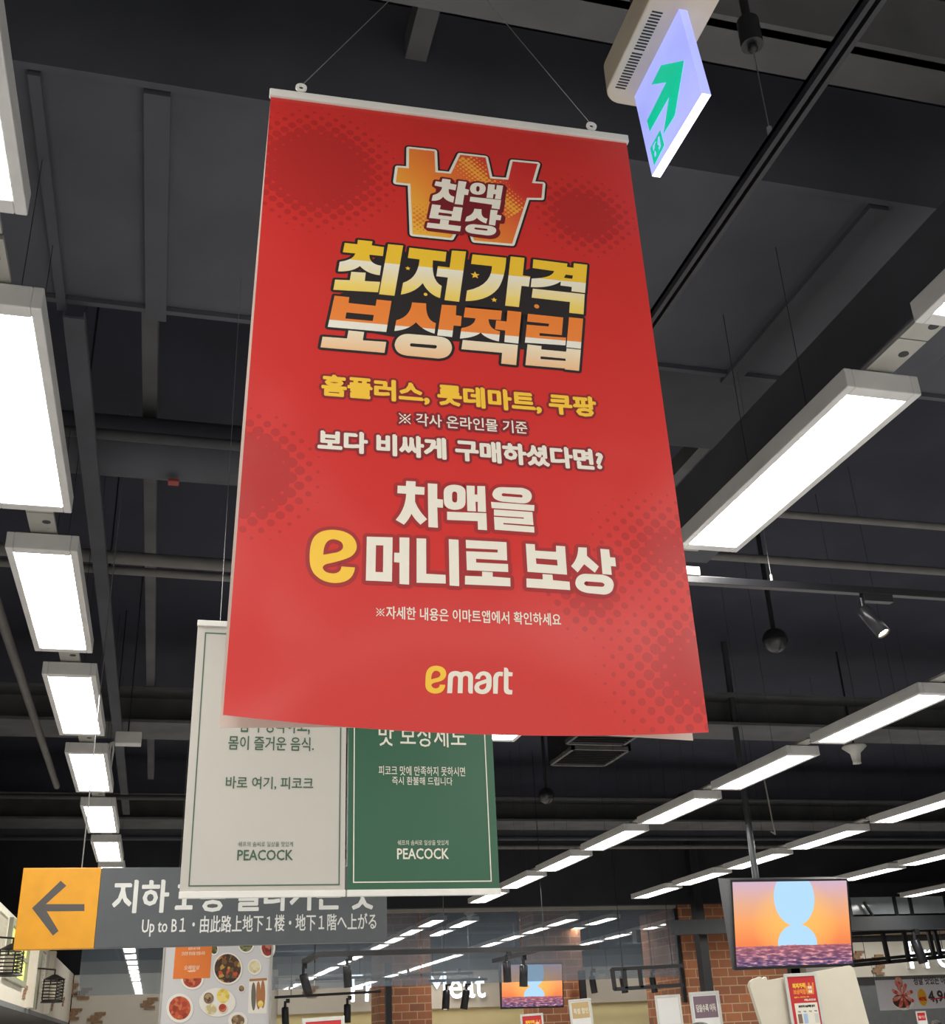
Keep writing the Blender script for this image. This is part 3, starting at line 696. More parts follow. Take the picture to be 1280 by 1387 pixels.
# large white lines
big = [("815,68 890,72 888,112 960,118 958,178 885,174 885,232 Q 910,300 980,370 928,413 Q 880,370 857,327 Q 835,375 797,413 732,375 Q 810,290 815,170 745,165 748,105 813,108",
        "985,87 1060,92 1060,210 1105,215 1105,280 1060,277 1065,437 990,432",
        "1195,98 Q 1283,102 1283,160 1283,235 Q 1280,297 1195,296 Q 1112,290 1112,225 1110,160 Q 1112,98 1195,98 | 1197,152 Q 1217,155 1217,175 1217,215 Q 1217,238 1200,238 Q 1178,236 1177,215 1177,175 Q 1178,152 1197,152",
        "505,507 708,513 703,862 497,853 | 577,575 635,577 632,787 573,785", "762,513 840,515 838,885 762,880 762,712 719,708 721,633 762,635",
        "897,520 972,523 973,800 1125,808 1127,877 897,870", "1150,527 1227,532 1233,897 1157,892"),
       ("65,100 127,103 127,168 147,168 147,103 205,105 213,300 150,297 150,222 133,222 137,295 72,292", "-81,297 215,308 220,437 152,432 150,368 -81,359",
        "330,112 480,117 Q 558,130 558,185 Q 550,235 490,235 340,222 Q 262,210 260,165 Q 270,112 330,112 | 340,158 480,170 Q 495,180 482,190 340,180 Q 320,170 340,158",
        "250,223 577,248 575,292 255,270", "272,280 562,300 570,398 343,382 343,392 575,410 577,455 278,433 272,335 497,350 497,341 272,326",
        "60,510 367,527 372,665 138,652 138,680 378,692 380,752 68,738 63,595 300,605 300,583 62,572", "183,748 263,753 263,787 395,797 397,860 53,845 55,780 183,785",
        "512,538 580,543 583,590 740,600 740,553 808,558 823,772 525,750 | 588,648 748,660 752,703 592,690", "638,767 713,772 717,813 842,825 847,888 518,867 517,800 640,807",
        "907,565 972,568 973,630 1063,710 1033,757 952,693 903,755 853,707 Q 908,650 907,565", "1073,577 1140,582 1147,640 1185,643 1192,710 1153,707 1160,773 1090,767",
        "960,765 1090,772 Q 1175,790 1175,850 Q 1170,920 1100,922 980,910 Q 890,895 885,835 Q 890,768 960,765 | 970,822 1080,830 Q 1105,835 1105,850 Q 1100,863 1085,863 975,857 Q 952,850 952,838 Q 955,822 970,822")]
BG = pxpoly(SB, big[0], 410, 640, 5.818)+pxpoly(SB, big[1], 620, 640, 5.565)
EE = pxpoly(SB, ("55,690 Q 52,600 70,550 Q 100,455 230,453 Q 330,455 385,500 Q 430,545 425,595 Q 420,640 370,670 Q 300,700 190,722 Q 155,735 158,755 Q 170,795 240,797 Q 300,795 305,742 412,750 Q 400,870 260,873 Q 150,870 90,800 Q 55,750 55,690 | 162,650 Q 165,530 240,528 Q 320,535 318,590 Q 310,625 250,635",), 410, 640, 5.818)
mb = MB(); stroke(mb, SB, BG+EE, .0064, .0003, 2); fill(mb, SB, BG+EE, .00042, 2); fill(mb, SB, BG, .0008, 0); fill(mb, SB, EE, .0008, 1)
mb.build('reward_lettering', [CRM, YEL, DRED], front)
mb = MB(); px_text(mb, SB, '자세한 내용은 이마트앱에서 확인하세요', (523.4, 837), (759.6, 830.5), .0004, 0, bold=.0003)
ref_mark(mb, 515.5, 828.5, .0062, .0006, .0004, 0); mb.build('footnote_lettering', [CRM], front)
lg = pxpoly(SB, ("155,235 Q 160,132 270,132 Q 380,140 380,222 Q 375,275 300,292 Q 225,305 222,325 Q 235,358 275,358 Q 312,355 315,320 375,322 Q 370,410 265,410 Q 160,400 155,320 | 217,268 Q 215,185 268,183 Q 315,188 317,222 Q 310,250 270,256",
     "400,405 402,235 Q 410,185 480,185 Q 520,188 540,200 Q 570,185 610,187 Q 670,195 675,250 682,408 650,408 Q 630,400 628,375 622,260 Q 620,235 595,232 Q 565,235 565,260 570,405 515,405 512,260 Q 508,235 485,232 Q 458,238 455,260 455,405",
     "698,263 Q 710,192 790,188 Q 875,195 880,270 882,330 Q 875,412 790,415 Q 700,410 695,350 Q 697,305 740,290 822,265 Q 815,230 785,228 Q 755,232 750,265 | 825,305 760,325 Q 745,335 748,350 Q 760,372 785,370 Q 820,365 825,330",
     "905,410 895,255 Q 905,195 960,193 1000,197 997,240 965,235 Q 950,240 950,260 955,412",
     "1007,152 1035,155 Q 1057,165 1058,195 1105,203 1103,240 1060,240 1068,360 Q 1075,378 1113,377 1113,420 1075,420 Q 1020,415 1018,360"), 560, 880, 8)
mb = MB(); fill(mb, SB, lg[:1], .0005, 1); fill(mb, SB, lg[1:], .0005, 0); mb.build('store_logo', [CRM, YEL], front)

# ================================================================== the two posters behind it
SP = Sheet((0, 4, 2.07), (1, 0, 0), (0, 0, 1))
PAPER = mat('pale_grey_poster_paper', (190, 186, 178), .5, var=.02, scale=3); GREEN = mat('dark_green_poster_paper', (38, 90, 64), .42, var=.02, scale=3)
GINK = ink('green_ink', (62, 92, 72)); WINK = ink('pale_poster_ink', (226, 222, 208))
PT = 3.012
def poster(label, u0, u1, paper, inkm, lines, border):
    t = thing('hanging_poster', label, 'poster', ((u0+u1)/2, 4, 2.05))
    S = Sheet((0, 4, 2.07), (1, 0, 0), (0, 0, 1))
    sh = sheet_mesh(S, u0, .0, u1, PT-2.07, 10, 14, .002).build('sheet', [paper], t)
    MB().box((u0-.002, 3.99, 2.052), (u1+.002, 4.006, 2.074)).build('bottom_clip_rail', WHITE, t, .002)
    MB().box((u0-.002, 3.99, PT-.004), (u1+.002, 4.006, PT+.018)).build('top_clip_rail', WHITE, t, .002)
    for u in (u0+.08, u1-.08): MB().cyl((u, 4, PT+.014), (u, 4, 5.6), .0012, n=6).build('hanging_wire', WIRE, t)
    mb = MB(); fill(mb, S, frame_line(*border), .0016, 0); mb.build('border_line', [inkm], sh)
    mb = MB()
    for s_, bl, tr, b in lines: px_text(mb, S, s_, bl, tr, .0016, 0, bold=b)
    mb.build('lettering', [inkm], sh)
a = SP.uv(255, 1201); b = SP.uv(286, 857)
poster('pale grey hanging poster with a thin green border, behind the red banner', SP.uv(243, 1209)[0], SP.uv(467, 1208)[0], PAPER, GINK,
       [('입이 행복하고,', (323.6, 993), (420, 968), .0006), ('몸이 즐거운 음식.', (308.8, 1015.5), (425.3, 999), .0006), ('바로 여기, 피코크', (305.3, 1069), (424.5, 1053), .0006),
        ('쉐프의 솜씨로 일상을 맛있게', (322.5, 1147), (397, 1140), 0), ('PEACOCK', (321, 1165.7), (397, 1151), .0007)], (a[0], a[1], SP.uv(460, 1197)[0], b[1], .004))
a = SP.uv(478, 1196)
poster('dark green hanging poster with a thin white border, behind the red banner', SP.uv(470.5, 1208)[0], SP.uv(677, 1207)[0], GREEN, WINK,
       [('맛 보상제도', (512.8, 1010.5), (630.3, 983), .0006), ('피코크 맛에 만족하지 못하시면', (512.8, 1050), (629.5, 1039), .0002), ('즉시 환불해 드립니다', (531, 1063), (612.5, 1053), .0002),
        ('쉐프의 솜씨로 일상을 맛있게', (538.5, 1145), (607, 1138), 0), ('PEACOCK', (537.8, 1164), (607.5, 1149), .0007)], (a[0], a[1], SP.uv(666, 1194)[0], .93, .004))

# ================================================================== direction sign
t = thing('direction_sign', 'hanging grey direction sign with a yellow arrow panel at its left end', 'sign', (.28, 7, 2.13))
a, b = at_y(18, 1287, 7), at_y(524, 1208, 7); z0, z1 = a.z, at_y(88, 1176, 7).z; xm = at_y(127, 1284, 7).x; x1 = at_y(523.5, 1240, 7).x; x0 = at_y(24, 1240, 7).x
SS = Sheet((0, 6.985, 0), (1, 0, 0), (0, 0, 1))
MB().box((xm, 6.985, z0), (x1, 7.06, z1)).build('grey_panel', mat('slate_grey_sign', (88, 92, 96), .45), t, .003)
yp = MB().box((x0, 6.983, z0), (xm, 7.06, z1)).build('arrow_panel', mat('yellow_sign', (240, 166, 26), .45), t, .003)
SA = Sheet((0, 6.983, 0), (1, 0, 0), (0, 0, 1))
mb = MB(); fill(mb, SA, pxpoly(SA, ("103,190 195,102 213,118 147,177 271,177 271,199 150,200 188,263 170,278",), 0, 1150, 2.37), .001); mb.build('arrow', [mat('dark_grey_arrow', (88, 84, 82), .5)], yp)
mb = MB(); px_text(mb, SS, '지하１층 올라가는 곳', (150.6, 1237.5), (507.6, 1189), .001, 0, bold=.005)
px_text(mb, SS, 'Up to B１・由此路上地下１楼・地下１階へ上がる', (191, 1269), (509.7, 1236.5), .001, 0, bold=.001)
mb.build('lettering', [mat('white_sign_letter', (232, 232, 228), .5)], t)
for px, py, px2, py2 in ((111, 1173, 127, 1068), (470, 1168, 474, 1100)):
    a = at_y(px, py, 7.02); MB().cyl((a.x, 7.02, z1), (a.x, 7.02, 5.6), .004, n=6).build('hanging_wire', WIRE, t)

# ================================================================== exit sign
t = thing('exit_sign', 'lit emergency exit sign with a green arrow under a white ceiling box', 'exit sign', (.95, 1.6, 3.6))
X0 = .94; far, top = at_x(859, 129, X0), at_x(920, 14, X0); nb, fb = at_x(951, 126, X0), at_x(883, 238, X0)
zt, zb = (far.z+top.z)/2, (nb.z+fb.z)/2; y0, y1 = (top.y+nb.y)/2-.01, (far.y+fb.y)/2
SE = Sheet((X0, y1, zb), (0, -1, 0), (0, 0, 1))
SIGNW = mat('lit_white_sign', (190, 195, 235), .4, emit=(150, 160, 245), es=.30)
SIGNE = mat('lit_sign_edge', (250, 250, 255), .4, emit=(225, 228, 255), es=1.3)
mb = MB().slab([(X0, far.y, zt), (X0, top.y, zt), (X0, nb.y, zb-.006), (X0, fb.y, zb+.004)][::-1], Vector((1, 0, 0)), .02); mb.m[2] = 1; face = mb.build('lit_panel', [SIGNW, SIGNE], t)
GRN = mat('lit_green_ink', (0, 170, 130), .5, emit=(0, 190, 150), es=.28)
mb = MB(); fill(mb, SE, pxpoly(SE, ("672,375 530,405 470,525 562,510 443,748 460,815 580,600 545,830 615,715",), 780, 0, 4.571), .001); mb.build('arrow', [GRN], face)
mb = MB(); fill(mb, SE, pxpoly(SE, ("525,805 550,900 487,1025 463,918 | 519,840 530,905 512,945 518,925 505,900 500,965 492,975 480,925 478,905",), 780, 0, 4.571), .001)
fill(mb, SE, pxpoly(SE, ("497,885 510,868 508,895 520,905 516,915 505,905 503,925 515,935 508,960 502,945 492,930 488,960 482,945 492,915 493,895",), 780, 0, 4.571), .0012)
c = SE.uv(780+505/4.571, 862/4.571); fill(mb, SE, [[ell(c[0], c[1], .006, .006, 12)]], .0012)
mb.build('running_figure', [GRN], face)
IV = mat('ivory_plastic', (214, 202, 182), .45)
n = 10; V = []; zh = zt+.085; xc, hw, rr = X0+.003, .075, .045; ya, yb = y0-.11, y1+.045
ring = []
for (cx_, cy_, a0) in ((xc+hw-rr, yb-rr, 0), (xc-hw+rr, yb-rr, 90), (xc-hw+rr, ya+rr, 180), (xc+hw-rr, ya+rr, 270)):
    for i in range(n+1): q = math.radians(a0+90*i/n); ring.append((cx_+rr*math.cos(q), cy_+rr*math.sin(q)))
m_ = len(ring); mb = MB().add([(x, y, zt) for x, y in ring]+[(x, y, zh) for x, y in ring], [list(range(m_))[::-1], list(range(m_, 2*m_))]+[(i, (i+1) % m_, m_+(i+1) % m_, m_+i) for i in range(m_)])
hs = mb.build('housing', IV, t, .004)
mb = MB()
for i in range(13):
    y = y1-.005-i*.0085; mb.box((xc-.058, y, zt-.0012), (xc-.033, y+.0035, zt+.001))
for i in range(13):
    y = y1-.12-i*.0085; mb.box((xc-.058, y, zt-.0012), (xc-.033, y+.0035, zt+.001))
mb.build('vent_slots', [BLACK], hs)
for dy, c, nm in ((.0, 'chrome', 'test_button'), (.012, 'red', 'warning_lamp')):
    MB().cyl((xc+.02+dy, y0-.02, zt+.001), (xc+.02+dy, y0-.02, zt-.003), .004, n=10).build(nm, [GALV if c == 'chrome' else mat('dark_red_lamp', (120, 30, 30), .3)], hs)
for y in (ya+.08, yb-.08): MB().cyl((xc, y, zh), (xc, y, 5.6), .006, n=8).build('hanger_rod', BLACK, t)

# ================================================================== tracks, spots, ceiling devices
t = thing('lighting_track', 'black lighting track running from upper right down behind the red banner', 'lighting track', (1.35, 2, 3.6))
x = at_z(1190, 0, 3.6).x
mb = MB().box((x-.019, .4, 3.6), (x-.006, 4.1, 3.634)).box((x+.006, .4, 3.6), (x+.019, 4.1, 3.634)).box((x-.019, .4, 3.62), (x+.019, 4.1, 3.634)); mb.build('rail', TRACK, t)
w0 = at_z(1016, 186, 3.634); wy = w0.y
MB().cyl((x, wy, 3.63), (x, wy, 3.68), .007, n=8).build('cable_gripper', GALV, t)
wt_ = (x, wy, 3.97); MB().cyl((x, wy, 3.68), wt_, .0015, n=6).build('hanging_wire', WIRE, t)
MB().cyl(wt_, (x, wy, 4.06), .03, n=16).ball((x, wy, 3.96), .014).build('ceiling_cup', BLACK, t)
MB().cyl((x, wy, 4.06), (x, wy, 5.6), .012, n=8).build('hanger_rod', BLACK, t)
def spot(name_label, x, y, z, aim, parent_loc=None, lit=True, scale=1, yaw=0, box=.15):
    """a track spotlight hanging from a track at height z"""
    t = thing('spotlight', name_label, 'spotlight', (x, y, z)); s = scale
    cy, sy = math.cos(yaw), math.sin(yaw); ax = Vector((cy, sy, 0)); ay = Vector((-sy, cy, 0)); az = Vector((0, 0, 1)); c = Vector((x, y, z))
    MB().box((-.005*s, -.018*s, -.036*s), (box*s if scale == 1 else .03*s, .018*s, 0), axes=(ax, ay, az), c=c).build('adapter', TRACK, t, .002)
    MB().cyl(c+Vector((-.01*s, 0, -.02*s)), c+Vector((-.01*s, 0, -.075*s)), .012*s, n=10).build('stem', TRACK, t)
    a = Vector(aim).normalized(); p = c+Vector((-.01*s, 0, -.08*s)); r = .033*s
    MB().lathe(p, [(0, -.012*s), (.8*r, -.01*s), (r, 0), (r, .15*s), (.86*r, .15*s), (.82*r, .14*s)], ax=a).build('head', TRACK, t)
    MB().lathe(p, [(.84*r, .138*s), (0, .143*s)], ax=a).build('lamp', mat('warm_lamp', (255, 236, 200), .4, emit=(255, 232, 186), es=30) if lit else BLACK, t)
    return t
t = thing('lighting_track', 'black lighting track crossing under the large light panel right of the banner', 'lighting track', (3, 4.24, 3.4))
MB().box((2.12, 4.222, 3.4), (5.6, 4.258, 3.436)).build('rail', TRACK, t, .003)
MB().box((2.17, 4.215, 3.436), (2.235, 4.265, 3.475)).build('end_feed', WHITE, t)
for px in (1046, 1700):
    q = at_y(px, 790, 4.24); MB().cyl((q.x, 4.24, 3.436), (q.x, 4.24, 3.47), .007, n=8).build('cable_gripper', GALV, t); MB().cyl((q.x, 4.24, 3.47), (q.x, 4.24, 5.6), .0015, n=6).build('hanging_wire', WIRE, t)
q = at_y(1170, 815, 4.24); spot('lit warm spotlight hanging from the track at the right edge', q.x, 4.24, 3.4, (.075, -.11, -.25))
def dome(label, px, py, Y, r=.105):
    p = at_y(px, py, Y); t = thing('dome_camera', label, 'camera', (p.x, p.y, p.z))
    MB().cyl((p.x, p.y, p.z+.08), (p.x, p.y, 5.6), .02, n=10).build('pole', BLACK, t)
    MB().ball(p, r, hi=math.pi*.5).build('cap', BLACK, t); MB().ball(p, r*.95, lo=math.pi*.5).build('dome', mat('smoked_dome', (56, 56, 60), .2, var=.1), t)
dome('dark dome camera on a pole to the right of the red banner', 1050, 868, 7.67)
dome('dark dome camera low between the green poster and the light row', 740, 1078, 13.6)
p = at_z(1158, 1018, 4.4); t = thing('ceiling_speaker', 'small white flared ceiling device between two light rows', 'speaker', p)
MB().lathe(p, [(0, .07), (.13, .07), (.14, .05), (.06, -.02), (.045, -.12), (.05, -.14), (0, -.14)]).build('flared_body', WHITE, t)
MB().cyl(p+Vector((0, 0, .07)), (p.x, p.y, 5.6), .012, n=8).build('hanger_rod', BLACK, t)
for lb, pts in (('dark ceiling air grille to the right of the green poster', ((752, 1037), (832, 1032), (846, 1017), (775, 1024))), ('dark ceiling air grille close under the banner edge', ((780, 1006), (850, 1003), (868, 988), (800, 992)))):
    q = [at_z(x, y, 5.0) for x, y in pts]; c = (q[0]+q[2])/2; hx, hy = .42, .5
    t = thing('air_grille', lb, 'vent', c)
    MB().box((c.x-hx, c.y-hy, 5.0), (c.x+hx, c.y-hy+.05, 5.06)).box((c.x-hx, c.y+hy-.05, 5.0), (c.x+hx, c.y+hy, 5.06)).box((c.x-hx, c.y-hy, 5.0), (c.x-hx+.04, c.y+hy, 5.06)).box((c.x+hx-.04, c.y-hy, 5.0), (c.x+hx, c.y+hy, 5.06)).build('frame', PIPEM, t)
    mb = MB().box((c.x-hx, c.y-hy, 5.05), (c.x+hx, c.y+hy, 5.6))
    for i in range(9): y = c.y-hy+.1*(i+.7); mb.box((c.x-hx, y, 5.01), (c.x+hx, y+.015, 5.05))
    mb.build('louvre', BLACK, t)
# small white box with loose cables by the leftmost row
p = at_y(173, 1001, 9.6); t = thing('junction_box', 'small white junction box with loose white cables by the leftmost light row', 'junction box', p)
MB().box(p-Vector((.1, .06, .05)), p+Vector((.11, .06, .05))).build('box', WHITE, t, .006)
for k_ in range(3):
    a = p+Vector((-.1, .0, -.02)); b = at_y(150-k_*3, 1040+k_*9, 9.62); m1 = a.lerp(b, .5)+Vector((-.02*k_, 0, .04+.02*k_))
    MB().tube([a, a.lerp(m1, .5)+Vector((-.01, 0, .02)), m1, b], .008, mi=0).build('cable', WHITE, t)
MB().cyl(p+Vector((0, 0, .05)), (p.x, p.y, 5.6), .006, n=6).build('hanger_rod', BLACK, t)

# ================================================================== food poster
t = thing('food_poster', 'tall white poster of Korean dishes with an orange label, below the direction sign', 'poster', (.72, 15, 1.2))
ux0, ux1 = at_y(221, 1330, 15).x, at_y(366, 1330, 15).x
SF = Sheet((0, 15, 0), (1, 0, 0), (0, 0, 1))
fsh = sheet_mesh(SF, ux0, 1.2, ux1, 3.1, 2, 2, .01).build('sheet', [mat('pale_grey_print', (214, 212, 214), .5, var=.02, scale=2)], t)
for u in (ux0-.025, ux1): MB().box((u, 14.985, 1.18), (u+.02, 15.02, 3.12)).build('side_pole', GALV, t)
for u in (ux0+.1, ux1-.1): MB().cyl((u, 15, 3.08), (u, 15, 5.6), .004, n=6).build('hanging_wire', WIRE, t)
K = 5.333; PF = lambda pts: [SF.uv(200+x/K, 1260+y/K) for x, y in pts]
DISH = ink('white_dish_print', (238, 234, 226)); SHAD = ink('dish_edge_print', (196, 192, 190))
F1 = food_mat('stew_print', [(58, 40, 28), (84, 56, 36), (52, 36, 26), (120, 84, 40), (70, 46, 30), (196, 80, 40), (190, 150, 60)], 24)
F2 = food_mat('kimchi_print', [(176, 60, 34), (196, 84, 44), (150, 48, 28), (206, 110, 66)], 26)
F3 = food_mat('greens_print', [(80, 84, 44), (100, 104, 60), (64, 66, 40), (130, 130, 84)], 30)
F4 = food_mat('noodle_print', [(222, 208, 160), (206, 188, 140), (232, 222, 184)], 30)
F5 = food_mat('meat_print', [(120, 90, 66), (150, 120, 88), (96, 72, 54), (176, 150, 110)], 30)
F6 = food_mat('omelette_print', [(236, 206, 90), (224, 186, 70), (240, 218, 130)], 20)
F7 = food_mat('tomato_meat_print', [(150, 50, 36), (120, 44, 36), (196, 120, 100)], 26)
mb = MB(); D = .0012
def dish(cx, cy, rx, ry, food, f=.82, d=D, rim=1):
    fill(mb, SF, [[PF(ell(cx+3, cy+4, rx*1.04, ry*1.04))]], d, 2); fill(mb, SF, [[PF(ell(cx, cy, rx, ry))]], d+.0004, rim)
    if food: fill(mb, SF, [[PF(ell(cx, cy, rx*f, ry*f))]], d+.0008, food)
dish(322, 352, 82, 76, 3); dish(578, 276, 106, 116, 4, .9); dish(772, 265, 50, 57, 6, .78); dish(710, 100, 60, 66, 5); dish(866, 125, 52, 74, 8)
dish(480, 138, 32, 44, 5, .75); dish(232, 562, 98, 106, 3, .8); dish(503, 520, 132, 104, 0); dish(440, 490, 36, 40, 7, .8, D+.001, 9); dish(542, 562, 34, 36, 3, .85, D+.001)
dish(678, 421, 25, 29, 7, .8); dish(652, 652, 70, 62, 7, .68)
fill(mb, SF, [[PF(ell(545, 475, 46, 52))]], D+.0014, 10); fill(mb, SF, [[PF(ell(458, 570, 42, 40))]], D+.0014, 6)
fill(mb, SF, [[PF([(733, 352), (868, 345), (860, 600), (724, 600)])]], D, 1)
for i_, (x, f) in enumerate(((765, 11), (800, 12), (832, 12))):
    fill(mb, SF, [[PF(ell(x, 478-i_*8, 17, 102))]], D+.0004, f)
fill(mb, SF, [[PF([(735, 352), (862, 345), (862, 362), (735, 370)])]], D+.0005, 12); fill(mb, SF, [[PF(ell(815, 532, 20, 24))]], D+.0009, 10)
mb.build('dish_print', [PAPER, DISH, SHAD, F2, F1, F3, F4, F5, F7, ink('brown_bowl_print', (130, 96, 70)), F6, ink('grey_fish_print', (110, 104, 92)), ink('grilled_fish_print', (176, 116, 70))], fsh)
mb = MB(); fill(mb, SF, [[PF([(206, 60), (470, 60), (450, 345), (182, 352)])]], .003, 0); lab = mb.build('orange_label', [ink('label_orange_ink', (232, 124, 48))], fsh)
mb = MB()
for s_, a, b in (('맛있고 건강한', (285, 112), (375, 92)), ('반찬으로 더해', (293, 143), (378, 122)), ('건강한 한상을 만듭니다', (245, 182), (415, 152)), ('오래밥상', (262, 288), (376, 252))):
    text(mb, SF, s_, PF([a])[0], PF([b])[0], .0036, 0, bold=.001)
fill(mb, SF, [[PF([(285, 292), (352, 288), (340, 300), (298, 302)])]], .0036, 0)
mb.build('lettering', [ink('label_white_ink', (244, 214, 190))], lab)

# ================================================================== televisions
def television(label, W, H, c, tilt, roll, dep, pole_top, name='television'):
    """c: centre of the screen; the top leans towards the viewer"""
    U = Vector((math.cos(roll), 0, math.sin(roll))); Vv = Vector((0, -math.sin(tilt), math.cos(tilt))); N_ = U.cross(Vv).normalized()
    t = thing(name, label, 'television', c)
    p = c - U*W/2 - Vv*H/2
    S = Sheet(p, U, Vv); ax = (S.U, S.V, S.N)
    MB().box((-.022, -.03, -.05), (W+.022, H+.022, -.002), axes=ax, c=p).build('bezel', BLACK, t, .004)
    mb = sheet_mesh(S, 0, 0, W, H, 1, 1, .004, d0=.002); mb.build('screen', [screen_mat('sunset_screen_%d' % round(c.y), W, H, .37)], t)
    pass
    mb = MB(); q8 = [(-.01, -.03, -.05), (W+.01, -.03, -.05), (W+.01, H+.02, -.05), (-.01, H+.02, -.05), (-.01, -.03, -.08), (W+.01, -.03, -.08), (W+.01, H+.02, -dep), (-.01, H+.02, -dep)]
    mb.add([p+S.U*a+S.V*b+S.N*c_ for a, b, c_ in q8], [(0, 1, 2, 3), (7, 6, 5, 4), (0, 4, 5, 1), (1, 5, 6, 2), (2, 6, 7, 3), (3, 7, 4, 0)]).build('cabinet', DARKP, t)
    q = S.P(W*.3, H*.9, -.22); MB().cyl(q, (q.x+.02, q.y, pole_top), .035, n=14).build('pole', mat('dark_steel_pole', (84, 86, 90), .3, .5), t)
    MB().box((W*.2, H*.6, -.24), (W*.4, H*.75, -.15), axes=ax, c=p).build('mount', BLACK, t)
    return t
cT = Vector(((5.602+7.041)/2-.02, 10.93, 2.525))
television('large tilted television showing a sunset over the sea, hanging on a pole', 1.32, .815, cT, math.radians(11), math.radians(.2), .30, 5.6)
q = at_y(1041, 1150, 11.1)
mb = MB(); mb.tube([at_y(1035, 1055, 11.05), at_y(1041, 1085, 11.05), at_y(1046, 1112, 11.05), at_y(1050, 1130, 11.05), at_y(1044, 1126, 11.05)], .008)
tag(mb.build('loose_cable', mat('pale_cable', (150, 146, 138), .5)), 'loose pale cables tied along the pole of the large television', 'cable')
cT2 = Vector(((6.333+7.523)/2+.01, 22.0, 2.435))
television('smaller television showing the same sunset, in front of the brick pillar past the glass', 1.21, .74, cT2, math.radians(6), math.radians(-.6), .2, 5.6)

# ================================================================== steelwork around the pillars
def bar(name, a, b, w, h, m, label, cat='steel bar'):
    a, b = Vector(a), Vector(b); d = (b-a).normalized(); s_ = d.cross(Vector((0, 0, 1)))
    s_ = s_.normalized() if s_.length > 1e-3 else Vector((1, 0, 0)); u_ = s_.cross(d).normalized()
    return struct(MB().box((0, -w/2, -h/2), ((b-a).length, w/2, h/2), axes=(d, s_, u_), c=a).build(name, m), label)
SB_ = mat('charcoal_steel', (56, 58, 62), .5)
a, b = at_y(912, 1265, 19.3), at_y(1290, 1241, 19.3); zc = (a.z+b.z)/2
bar('trim_14', (a.x, 19.3, zc), (b.x+6, 19.3, zc), .2, .24, SB_, 'charcoal steel beam running past the broad brick pillar')
a, b = at_y(941, 1215, 19.6), at_y(960, 1345, 19.6); bar('trim_15', ((a.x+b.x)/2, 19.6, 0), ((a.x+b.x)/2, 19.6, 5.6), .16, .2, BLACK, 'black steel post in front of the broad brick pillar')
for k_, px in enumerate((526, 790)):
    a = at_y(px, 1350, 23.6); bar('trim_%d' % (16+k_), (a.x, 23.6, 0), (a.x, 23.6, 2.75 if k_ else 3.0), .12, .12, BLACK, 'black steel post in front of a far brick pillar')
# window band and frame over the right shop
a0, a1 = at_y(1150, 1238, 19.0), at_y(1280, 1220, 19.0)
t = thing('transom_window', 'high window band with dark frame above the right shop front', 'window', (14.5, 19.5, 3.2))
zlo, zhi = at_y(1200, 1238, 19.5).z, at_y(1200, 1215, 19.5).z; xs = [at_y(px, 1228, 19.5).x for px in (1150, 1212, 1233, 1281, 1360)]
PANE = mat('pale_reflecting_pane', (176, 184, 190), .12, spec=.8)
for x0_, x1_ in zip(xs, xs[1:]): MB().box((x0_+.03, 19.5, zlo), (x1_-.03, 19.52, zhi)).build('pane', PANE, t)
for x in xs: MB().box((x-.03, 19.46, zlo-.05), (x+.03, 19.55, zhi+.1)).build('mullion', BLACK, t)
MB().box((xs[0]-.05, 19.44, zhi), (xs[-1]+.1, 19.56, zhi+.25)).build('head_rail', BLACK, t)
a = at_y(1222, 1240, 19.0); MB().cyl(at_y(1170, 1222, 19.4), at_y(1182, 1240, 19.4), .03, n=8).build('brace', BLACK, t)
# lower hanging frame with verticals in front of the right letters
def hang_frame(label, Y, top, bot, uprights, th=.04, depth=0):
    """black frame of thin square bars between two pixel lines"""
    t = thing('light_truss', label, 'frame', at_y(*bot[0], Y))
    def pbar(nm, p, q): 
        p, q = at_y(*p, Y), at_y(*q, Y); d = (q-p).normalized(); s_ = Vector((0, 1, 0)); u_ = d.cross(s_)
        MB().box((0, -th/2, -th/2), ((q-p).length, th/2, th/2), axes=(d, s_, u_), c=p).build(nm, BLACK, t)
    for ln in (top, bot):
        if ln: pbar('rail', *ln)
    for u in uprights: pbar('upright', *u)
    for f_ in (.15, .85):
        p = at_y(*(top or bot)[0], Y).lerp(at_y(*(top or bot)[1], Y), f_); MB().cyl((p.x, Y, p.z), (p.x, Y, 5.6), .006, n=6).build('hanger_rod', BLACK, t)
    return t
hang_frame('black hanging frame right of the large television, in front of the lit letters', 20.8, ((1150, 1265), (1300, 1257)), ((1150, 1308), (1300, 1294)), [((1195, 1262), (1204, 1304)), ((1224, 1262), (1231, 1302)), ((1257, 1260), (1266, 1299)), ((1265, 1260), (1275, 1298))], .07)
hang_frame('thin black bar below the frame right of the large television', 21.2, None, ((1150, 1303), (1300, 1288)), [], .06)
hang_frame('black hanging frame between the small television and the broad pillar', 19.8, ((829, 1313), (925, 1308)), ((832, 1340), (925, 1334)), [((829, 1312), (833, 1341)), ((845, 1312), (848, 1339)), ((866, 1311), (869, 1338))], .06)
hang_frame('thin black rail low behind the glass, left of the brick pillar', 22.5, None, ((372, 1351), (516, 1343)), [], .045)
hang_frame('thin black rail high behind the glass, left of the brick pillar', 22.95, None, ((400, 1327), (640, 1318)), [], .045)
